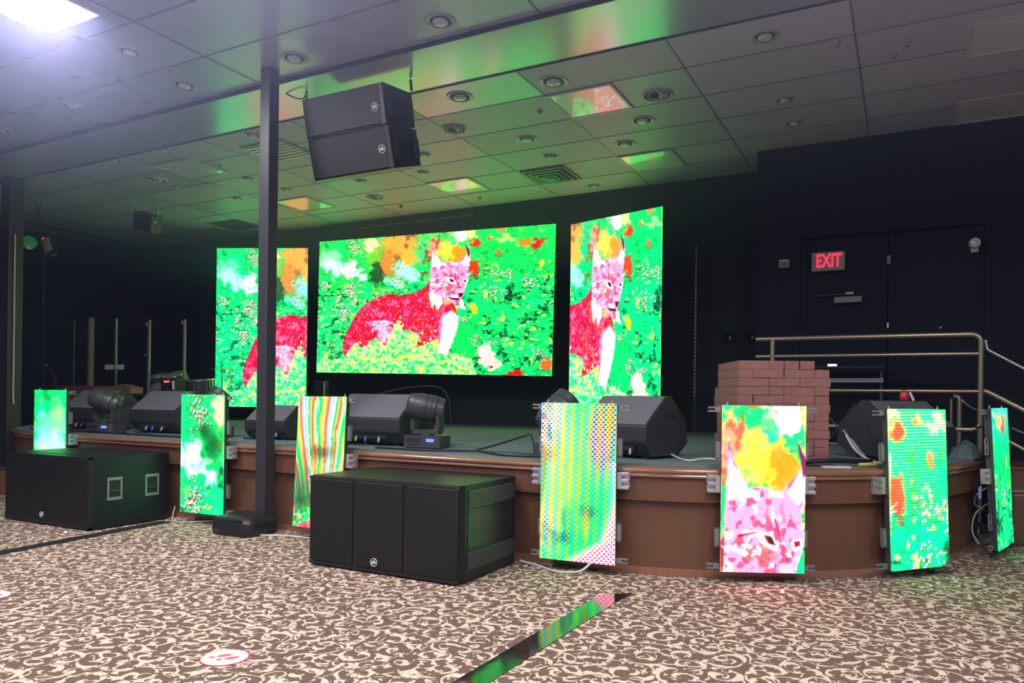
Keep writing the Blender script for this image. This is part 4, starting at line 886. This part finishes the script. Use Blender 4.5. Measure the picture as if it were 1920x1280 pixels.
perf_bar('slotted_bar', (-7.55, 9.0, 3.66), 1.0, False, 'left slotted bar above the middle screen', 26)
perf_bar('slotted_bar', (-6.42, 9.0, 3.66), 1.0, False, 'right slotted bar above the middle screen', 26)
perf_bar('slotted_bar', (-2.36, 9.35, 1.12), 1.9, True, 'tall dotted vertical strip right of the right screen', 42)
perf_bar('slotted_bar', (-11.8, 6.78, 2.45), .72, True, 'dotted vertical strip beside the far left column', 15)
for i, (x, lab) in enumerate(((-2.02, 'left wall switch plate'), (-1.74, 'right wall switch plate'))):
    t = empty('switch_plate', (x, 9.78, 1.9), label=lab + ' near the right screen', cat='switch plate')
    MB().box(-.07, .07, -.01, 0, -.06, .06).build('plate', M['wall'], t); MB().box(-.012, .012, -.018, -.01, -.02, .02).build('toggle', M['perf'], t)
# ---------------------------------------------------------------- exit wall fittings
t = empty('exit_sign', (-.715, 8.095, 2.50), label='glowing red EXIT sign on the dark wall', cat='exit sign')
MB().box(-.155, .155, -.045, 0, -.095, .095).build('housing', mat('sign_housing', (.16, .17, .17), .5), t, bevel=.006)
tx = text_mb('EXIT', .185, .004, True, .62); tx.v = [(x + .005, y - .048, z + .0) for x, y, z in tx.v]
tx.build('letters', emit('exit_red', (1., .02, .06), 1.1), t, label='red glowing letters EXIT')
t = empty('alarm_box', (-1.13, 8.095, 2.505), label='small grey box on the wall left of the exit sign', cat='alarm box'); MB().box(-.055, .055, -.05, 0, -.045, .045).build('housing', mat('dim_box', (.10, .09, .10), .5), t, bevel=.005); MB().box(-.045, .03, -.055, -.05, .02, .04).build('front_strip', M['perf'], t)
t = empty('emergency_light', (.53, 8.095, 2.55), label='round emergency lamp head high on the wall at right', cat='emergency light')
MB().cyl((0, -.10, .02), (0, -.02, .02), .045, .055).build('lamp_head', mat('lamp_grey', (.28, .28, .30), .3), t); MB().box(-.03, .03, -.06, 0, -.06, -.02).build('neck', M['perf'], t); MB().cyl((-.015, -.104, .025), (-.015, -.10, .025), .012).build('bulb', M['white_mark'], t)
t = empty('wall_bracket', (-.175, 8.095, 2.48), label='small dim bracket on the wall right of the exit sign', cat='bracket'); MB().box(-.015, .015, -.03, 0, -.04, .04).build('plate', M['dark_metal'], t)
t = empty('door_closer', (-.53, 8.10, 2.11), label='grey hydraulic door closer with arm below the exit sign', cat='door closer')
MB().box(-.125, .125, -.05, 0, -.03, .03).build('body', mat('closer_grey', (.13, .13, .15), .4), t, bevel=.004); MB().box(-.02, .05, -.04, -.02, .05, .075).build('pivot', M['perf'], t); MB().tube([(.01, -.03, .06), (-.14, -.035, .055), (-.30, -.03, .05)], .007).build('arm', M['dark_metal'], t)
t = empty('door_handle_set', (-.175, 8.11, 1.84), label='tiny bright handle where the two exit doors meet', cat='door hardware'); MB().box(-.007, .007, -.04, 0, -.02, .03).build('latch', M['white_mark'], t)
t = empty('wall_hook', (.27, 8.11, 1.81), label='tiny pale hook on the right exit door', cat='hook'); MB().lathe([(0, -.03), (.012, -.024), (.014, 0)], n=12, axis='Y').build('knob', M['perf'], t)
t = empty('shelf_unit', (-.62, 7.75, ST), label='low dark shelf with a pale bar behind the railing', cat='shelf')
MB().box(-.05, .42, 0, .03, .60, .64).build('pale_bar', mat('dull_blue_bar', (.20, .23, .27), .5), t); MB().box(-.15, .42, 0, .25, .74, .75).build('top_shelf', M['dark_metal'], t); MB().box(-.06, .02, -.01, .02, .755, .775).build('bright_glint', emit('painted_glint', (.9, .95, 1), .8), t)  # small strip glows in place of a reflected glint
for x in (-.14, .40): MB().box(x - .01, x + .01, .1, .12, 0, .74).build('leg', M['dark_metal'], t)
# ---------------------------------------------------------------- floor: tapes, decal, thread
MB().box(-.06, .06, 0, 4.28 - 2.0, .0012, .004).build('floor_tape', M['matte_tape'], None, loc=(-5.33, 2.0, 0), rot=(0, 0, R(6.5)), label='straight black tape across the carpet at the left', cat='tape')
P = [(-1.53, 1.6), (-1.40, 1.6), (-1.36, 4.05), (-1.385, 4.07), (-1.50, 3.94)]
MB().prism([(-1.545, 1.7), (-1.425, 1.7), (-1.385, 3.55), (-1.365, 4.06), (-1.505, 3.93)], lambda u, v, w_: (u, v, w_), .0012, .0045).build('floor_tape', M['tape'], label='glossy black tape strip on the carpet reflecting green and pink light', cat='tape')
def decal(loc, rot, label):
    t = empty('floor_decal', loc, (0, 0, rot), label=label, cat='floor sticker', group='round floor stickers')
    MB().cyl((0, 0, .001), (0, 0, .003), .098, n=40, smooth=False).build('red_rim', mat('sticker_red', (.75, .05, .06), .4), t)
    MB().cyl((0, 0, .003), (0, 0, .0035), .093, n=40, smooth=False).build('white_disc', mat('sticker_white', (.85, .84, .85), .4), t)
    red = mat('footprint_red', (.80, .10, .12), .4)
    for s in (-1, 1):
        m = MB()
        for cx, cy, rx, ry in ((s * .022, .014, .015, .030), (s * .020, -.036, .011, .013)):
            m.add([(cx + rx * math.cos(2 * PI * k / 20), cy + s * .012 + ry * math.sin(2 * PI * k / 20), .0042) for k in range(20)], [tuple(range(20))])
        m.build('footprint', red, t, label='red footprint mark')
    m = MB()
    for k in range(40):
        a = 2 * PI * k / 40
        m.box(-.0012, .0012, -.002, .002, .0036, .0042, Matrix.Rotation(a, 4, 'Z') @ Matrix.Translation((0, .083, 0)))
    m.build('rim_print', mat('small_print', (.35, .35, .36), .5), t)
decal((-2.50, 2.195, 0), R(-35), 'round white floor sticker with two red footprints on the carpet')
decal((-4.33, 2.235, 0), R(-20), 'round white sticker cut off at the left edge of the floor')
def at(x, y, z=.004): return (x, y, z)
MB().tube(spline([(-.55, 2.62, .006), (-.50, 2.60, .01), (-.47, 2.64, .012), (-.45, 2.60, .006), (-.40, 2.62, .01), (-.36, 2.66, .012), (-.34, 2.70, .006)], 6), .0022, 6).build('thread', M['white_cable'], label='bit of white thread lying on the carpet', cat='thread')
t = empty('plastic_cap', (-.62, 4.52, 0), label='small white plastic bit at the foot of the stage below the lynx-eye panel', cat='debris'); MB().lathe([(0, .02), (.01, .018), (.014, 0)], n=12).build('shell', M['white_mark'], t)
t = empty('metal_disc', (-5.83, 3.55, 0), label='small silver disc on the carpet before the left subwoofer', cat='disc'); MB().lathe([(0, .014), (.022, .012), (.03, 0)], n=16).build('shell', M['silver'], t)
# ---------------------------------------------------------------- cables
def cable(pts, r, m, label, n=8): return MB().tube(spline(pts, n), r, 8).build('cable', M[m], label=label, cat='cable')
cable([(-1.62, 5.28, ST + .008), (-1.50, 5.22, ST + .03), (-1.38, 5.10, ST + .008), (-1.28, 4.98, ST + .008), (-1.20, 5.05, ST + .02), (-1.05, 5.02, ST + .02), (-.96, 4.95, ST + .01)], .007, 'white_cable', 'white cable wriggling from the tall monitor to the brick stack')
cable([(-.36, 5.42, ST + .20), (-.30, 5.40, ST + .10), (-.20, 5.42, ST + .03), (-.10, 5.44, ST + .02)], .007, 'white_cable', 'white cable drooping at the right side of the bricks')
cable([(-3.1, 4.75, ST + .012), (-2.9, 4.9, ST + .012), (-2.72, 5.3, ST + .10), (-2.66, 5.35, ST + .12), (-2.62, 5.34, ST + .01)], .007, 'black_cable', 'black cable with a plug arching on the stage carpet')
cable([(-3.7, 4.70, ST + .008), (-3.2, 4.66, ST + .012), (-2.8, 4.72, ST + .02), (-2.5, 4.63, ST + .008), (-2.2, 4.68, ST + .01)], .009, 'black_cable', 'black cable lying along the stage edge in the middle')
cable([(-3.0, 4.8, ST + .008), (-2.7, 4.75, ST + .02), (-2.45, 4.85, ST + .01), (-2.3, 4.75, ST + .01)], .006, 'grey_plastic', 'thin grey cable along the stage edge beside the dotted panel')
cable([(-8.4, 4.72, ST + .008), (-7.6, 4.66, ST + .015), (-6.8, 4.70, ST + .01), (-6.2, 4.66, ST + .012), (-5.4, 4.70, ST + .01)], .009, 'black_cable', 'black cable lying under the left monitors at the stage edge')
cable([(-.7, 5.0, ST + .018), (-.45, 5.13, ST + .04), (-.25, 5.36, ST + .03), (-.1, 5.6, ST + .02)], .016, 'black_cable', 'bundle of thick black cable in front of the brick stack base')
cable([(-5.60, 4.36, .12), (-5.58, 4.32, .03), (-5.50, 4.28, .01), (-5.35, 4.34, .01), (-5.2, 4.42, .02)], .004, 'white_cable', 'white cable on the floor under the blossom panel')
cable([(-4.52, 4.34, .02), (-4.45, 4.22, .008), (-4.2, 4.30, .008), (-3.95, 4.32, .008), (-3.8, 4.36, .01)], .007, 'white_cable', 'white cable curving on the floor right of the column base')
cable([(-2.26, 4.41, .02), (-2.1, 4.38, .008), (-1.95, 4.30, .008), (-1.8, 4.32, .02), (-1.74, 4.37, .07)], .007, 'white_cable', 'white cable on the floor under the dotted panel')
cable([(.55, 6.62, .78 - .3), (.47, 6.60, .42), (.46, 6.62, .34), (.52, 6.66, .30)], .006, 'white_cable', 'upper pale cable loop behind the edge-on panel')
cable([(.55, 6.62, .36), (.46, 6.55, .28), (.44, 6.55, .15), (.48, 6.5, .06)], .006, 'white_cable', 'lower pale cable loop behind the edge-on panel')
cable([(.70, 6.75, .92), (.80, 6.8, .88), (.95, 6.9, .89), (1.2, 7.0, .90)], .006, 'silver', 'thin pale wire leading right from the edge-on panel')
# sticks and yellow connector right of the bricks
t = empty('folding_stand', (-.44, 5.64, ST), (0, 0, R(20)), label='black folding stand legs crossing right of the bricks', cat='stand')
for a, b_, r_ in (((-.1, .3, .45), (.22, 0, .02), .006), ((.25, .4, .40), (-.1, .1, .02), .006), ((.05, 0, .22), (.17, -.05, .03), .009), ((.10, 0, .16), (.19, -.04, .03), .009)): MB().cyl(a, b_, r_, n=8).build('leg', M['dark_metal'] if r_ < .008 else M['perf'], t)
MB().tube([(-.27, 5.24, ST + .015), (-.20, 5.28, ST + .018), (-.14, 5.34, ST + .014)], [.011, .014, .006]).build('cable_connector', M['yellow'], label='yellow plastic connector on the stage edge right of the bricks', cat='connector')
MB().box(-.05, .12, -.02, .02, .0, .012).build('pale_strip', M['white_cable'], None, loc=(-.42, 5.06, ST + .001), rot=(0, 0, R(25)), label='flat pale strip on the stage edge before the bricks', cat='strip')
t = empty('bottle', (-.02, 6.12, ST + .43), label='small red bottle with white cap standing behind the right monitor', cat='bottle')
MB().lathe([(0, 0), (.03, 0), (.03, .05), (.012, .065), (.012, .075), (0, .075)]).build('body', M['red_plastic'], t); MB().tube([(.035, 0, .06), (.06, 0, .0)], .009).build('white_spout', M['white_cable'], t)
# ---------------------------------------------------------------- band gear at back left
t = empty('drum_shield', (-10.1, 6.95, ST), label='clear acrylic drum shield with thin upright posts at the back left', cat='drum shield')
for x, w_, mm, top_ in ((-1.19, .012, 'dark_metal', 1.50), (-.17, .014, 'acrylic', 1.50), (.57, .022, 'acrylic', 1.45), (1.31, .018, 'acrylic', 1.43)):
    MB().box(x - w_, x + w_, 0, .02, 0.0, top_).build('post', M[mm], t)
for x in (.52, 1.27): MB().cyl((x, -.01, 1.40), (x + .03, -.01, 1.36), .012, n=10).build('clip', M['silver'], t)
MB().box(.49, .53, -.01, 0, .93, .97).build('red_tag', M['red_plastic'], t)
M['pane'] = mat('clear_acrylic_pane', (.9, .95, .95), .02, trans=1.)
t = empty('pole_stand', (-10.77, 6.9, ST), label='thick pale pole standing on the stage at back left', cat='pole')
MB().cyl((0, 0, .0), (0, 0, 1.52), .045, n=18).build('pole', mat('pale_pole', (.17, .14, .14), .5), t); MB().cyl((0, 0, .0), (0, 0, .1), .09, n=18).build('base', M['black_plastic'], t)
t = empty('drum_kit', (-9.45, 7.4, ST), label='dark drum kit with chrome rims at the back left of the stage', cat='drum kit')
def drum(x, y, z, r, h, tilt, name):
    m = Matrix.Translation((x, y, z)) @ Matrix.Rotation(tilt, 4, 'X')
    o = MB().lathe([(r, 0), (r, h)], n=28).xf(m).build(name, mat('dark_shell', (.05, .06, .06), .15, spec=.8), t)
    MB().lathe([(0, h - .005), (r, h - .005)], n=28).xf(m).build('drum_head', mat('drum_skin', (.25, .26, .25), .5), o)
    for zz in (0, h): MB().lathe([(r, zz - .01), (r + .012, zz - .01), (r + .012, zz + .01), (r, zz + .01)], n=28).xf(m).build('rim', M['chrome'], o)
    l = MB()
    for k in range(6): a = k * PI / 3; l.cyl((math.cos(a) * (r + .012), math.sin(a) * (r + .012), .02), (math.cos(a) * (r + .012), math.sin(a) * (r + .012), h - .02), .006, n=6)
    l.xf(m).build('lugs', M['chrome'], o)
drum(0, 0, .30, .26, .36, R(90), 'bass_drum'); drum(.18, -.15, .50, .15, .2, R(25), 'rack_tom'); drum(-.22, -.12, .50, .13, .18, R(22), 'rack_tom'); drum(.55, -.05, .25, .19, .36, R(8), 'floor_tom')
for x, y, z in ((-.55, .1, .70), (.55, .3, .78)):
    MB().lathe([(0, .02), (.03, .015), (.2, 0)], (x, y, z), 28).build('cymbal', mat('bronze_cymbal', (.4, .33, .16), .25, metal=1), t); MB().cyl((x, y, 0), (x, y, z + .03), .01, n=8).build('cymbal_stand', M['chrome'], t)
t = empty('music_stand', (-10.0, 6.75, ST), label='black music stand with pale sheets in front of the drum shield', cat='music stand')
for s in (-1, 1): MB().box(s * .115 - .095, s * .115 + .095, 0, .008, .74, .81).build('sheet', M['white_cable'], t, label='pale paper sheet')
MB().cyl((0, .02, 0), (0, .02, .82), .010, n=8).build('pole', M['dark_metal'], t)
for a in (0, 2.1, 4.2): MB().cyl((0, .02, .1), (.2 * math.cos(a), .02 + .2 * math.sin(a), .0), .007, n=6).build('leg', M['dark_metal'], t)
t = empty('maroon_case', (-9.9, 6.2, ST), (0, 0, R(3)), label='maroon domed case behind the leftmost monitor', cat='case'); MB().prism([(-.55, 0), (.50, 0), (.48, .34), (.34, .47), (.28, .50), (-.36, .50), (-.48, .44)], lambda u, v, w_: (u, w_, v), 0, .35).build('shell', M['maroon_case'], t, bevel=.02); MB().box(-.1, .1, -.02, 0, .25, .29).build('handle', M['rubber'], t)
t = empty('wooden_box', (-9.66, 6.66, ST + .40), (0, 0, R(-10)), label='tan wooden box on a dark table behind the two left monitors', cat='box'); MB().prism([(-.18, 0), (.22, 0), (.22, .085), (-.13, .13), (-.18, .12)], lambda u, v, w_: (u, w_, v), 0, .17).build('body', M['tan_wood'], t, bevel=.004); MB().box(-.20, -.14, -.005, .2, .02, .1).build('dark_end', M['rubber'], t)
t = empty('keyboard_table', (-9.1, 6.55, ST), label='dark table carrying gear at the back left', cat='table'); MB().box(-.8, .9, .04, .36, .37, .40).build('table_top', M['black_plastic'], t)
for x in (-.65, .85):
    for y in (.08, .32): MB().box(x - .02, x + .02, y - .02, y + .02, 0, .37).build('leg', M['dark_metal'], t)
t = empty('effects_unit', (-8.72, 6.64, ST + .40), label='black box with a glowing red digital readout at the back left', cat='electronic device'); MB().box(-.12, .12, 0, .2, 0, .2).build('case', M['black_plastic'], t, bevel=.005); MB().box(-.06, .06, -.004, 0, .155, .18).build('readout', M['red_glow'], t)
t = empty('guitar', (-11.1, 6.75, ST), (0, R(-22), R(10)), label='guitar leaning with its pale fretted neck up at far left', cat='guitar')
MB().box(-.022, .022, 0, .02, .3, .82).build('neck', M['rubber'], t); m = MB()
for k in range(16): m.box(-.018, .018, -.003, 0, .34 + k * .03, .352 + k * .03)
m.build('frets', M['silver'], t); MB().loft([[(r_ * math.cos(a) * k, y, .16 + r_ * math.sin(a) * 1.2) for a in [2 * PI * i / 24 for i in range(24)] for r_ in [.13 + .03 * math.cos(2 * a)]] for y, k in ((0, 1), (.05, 1))]).build('body', mat('dark_wood', (.05, .02, .01), .3), t)
t = empty('microphone_stand', (-11.6, 6.85, ST), label='bent black microphone stand at far left', cat='microphone stand'); MB().tube([(0, 0, 0), (0, 0, .55), (-.02, 0, .62), (-.2, 0, .82)], .011).build('pole', M['dark_metal'], t); MB().cyl((-.26, 0, .83), (-.18, 0, .82), .014, n=10).build('microphone', M['perf'], t); MB().cyl((0, 0, 0), (0, 0, .02), .12, n=20).build('base', M['rubber'], t)
t = empty('microphone_stand', (-8.4, 6.4, ST), label='slim microphone stand with a white microphone above the second monitor', cat='microphone stand'); MB().tube([(0, 0, 0), (0, 0, .50), (.05, 0, .56), (.11, 0, .57)], .006).build('pole', M['dark_metal'], t); MB().cyl((.11, 0, .57), (.12, 0, .46), .014, n=10).build('microphone', M['white_cable'], t); MB().cyl((0, 0, 0), (0, 0, .015), .10, n=20).build('base', M['rubber'], t)
# speaker stand bit beside the left screen
t = empty('flight_case', (-6.95, 7.6, ST), label='narrow black equipment column in front of the left screen edge', cat='equipment case'); MB().box(-.09, .09, 0, .1, .18, .60).build('box', M['black_plastic'], t, bevel=.005); MB().cyl((0, .05, 0), (0, .05, .18), .02).build('stand', M['dark_metal'], t); MB().box(.088, .094, 0, .02, .2, .58).build('edge_trim', M['silver'], t)
cable([(-6.95, 7.5, ST + .02), (-6.2, 8.0, ST + .45), (-5.6, 8.3, ST + .55), (-5.35, 8.3, ST + .4), (-5.3, 8.3, ST + .02)], .006, 'grey_plastic', 'thin cable arching below the middle screen')
# ---------------------------------------------------------------- added scatter volume standing in for lens glow, densest near the ceiling
vm = bpy.data.materials.new('lens_veil_volume'); vm.use_nodes = True; nt = vm.node_tree; nt.nodes.remove(nt.nodes['Principled BSDF'])
vs = nt.nodes.new('ShaderNodeVolumeScatter'); vs.inputs['Color'].default_value = (.50, .53, 1, 1); zc = nd(nt, 'ShaderNodeTexCoord'); zs = nd(nt, 'ShaderNodeSeparateXYZ', i0=zc.outputs['Object']); mr = nd(nt, 'ShaderNodeMapRange', interpolation_type='SMOOTHSTEP'); nt.links.new(zs.outputs[2], mr.inputs[0]); mr.inputs[1].default_value = 2.45; mr.inputs[2].default_value = 3.7; mr.inputs[3].default_value = VEIL * .03; mr.inputs[4].default_value = VEIL * 1.6; nt.links.new(mr.outputs[0], vs.inputs['Density']); vs.inputs['Anisotropy'].default_value = .35
nt.links.new(vs.outputs[0], nt.nodes['Material Output'].inputs['Volume'])
MB().box(-12.6, 7.1, -7.6, 10.8, -.3, 5.0).build('lens_veil', vm, kind='stuff', label='added bluish scatter standing in for lens glow')
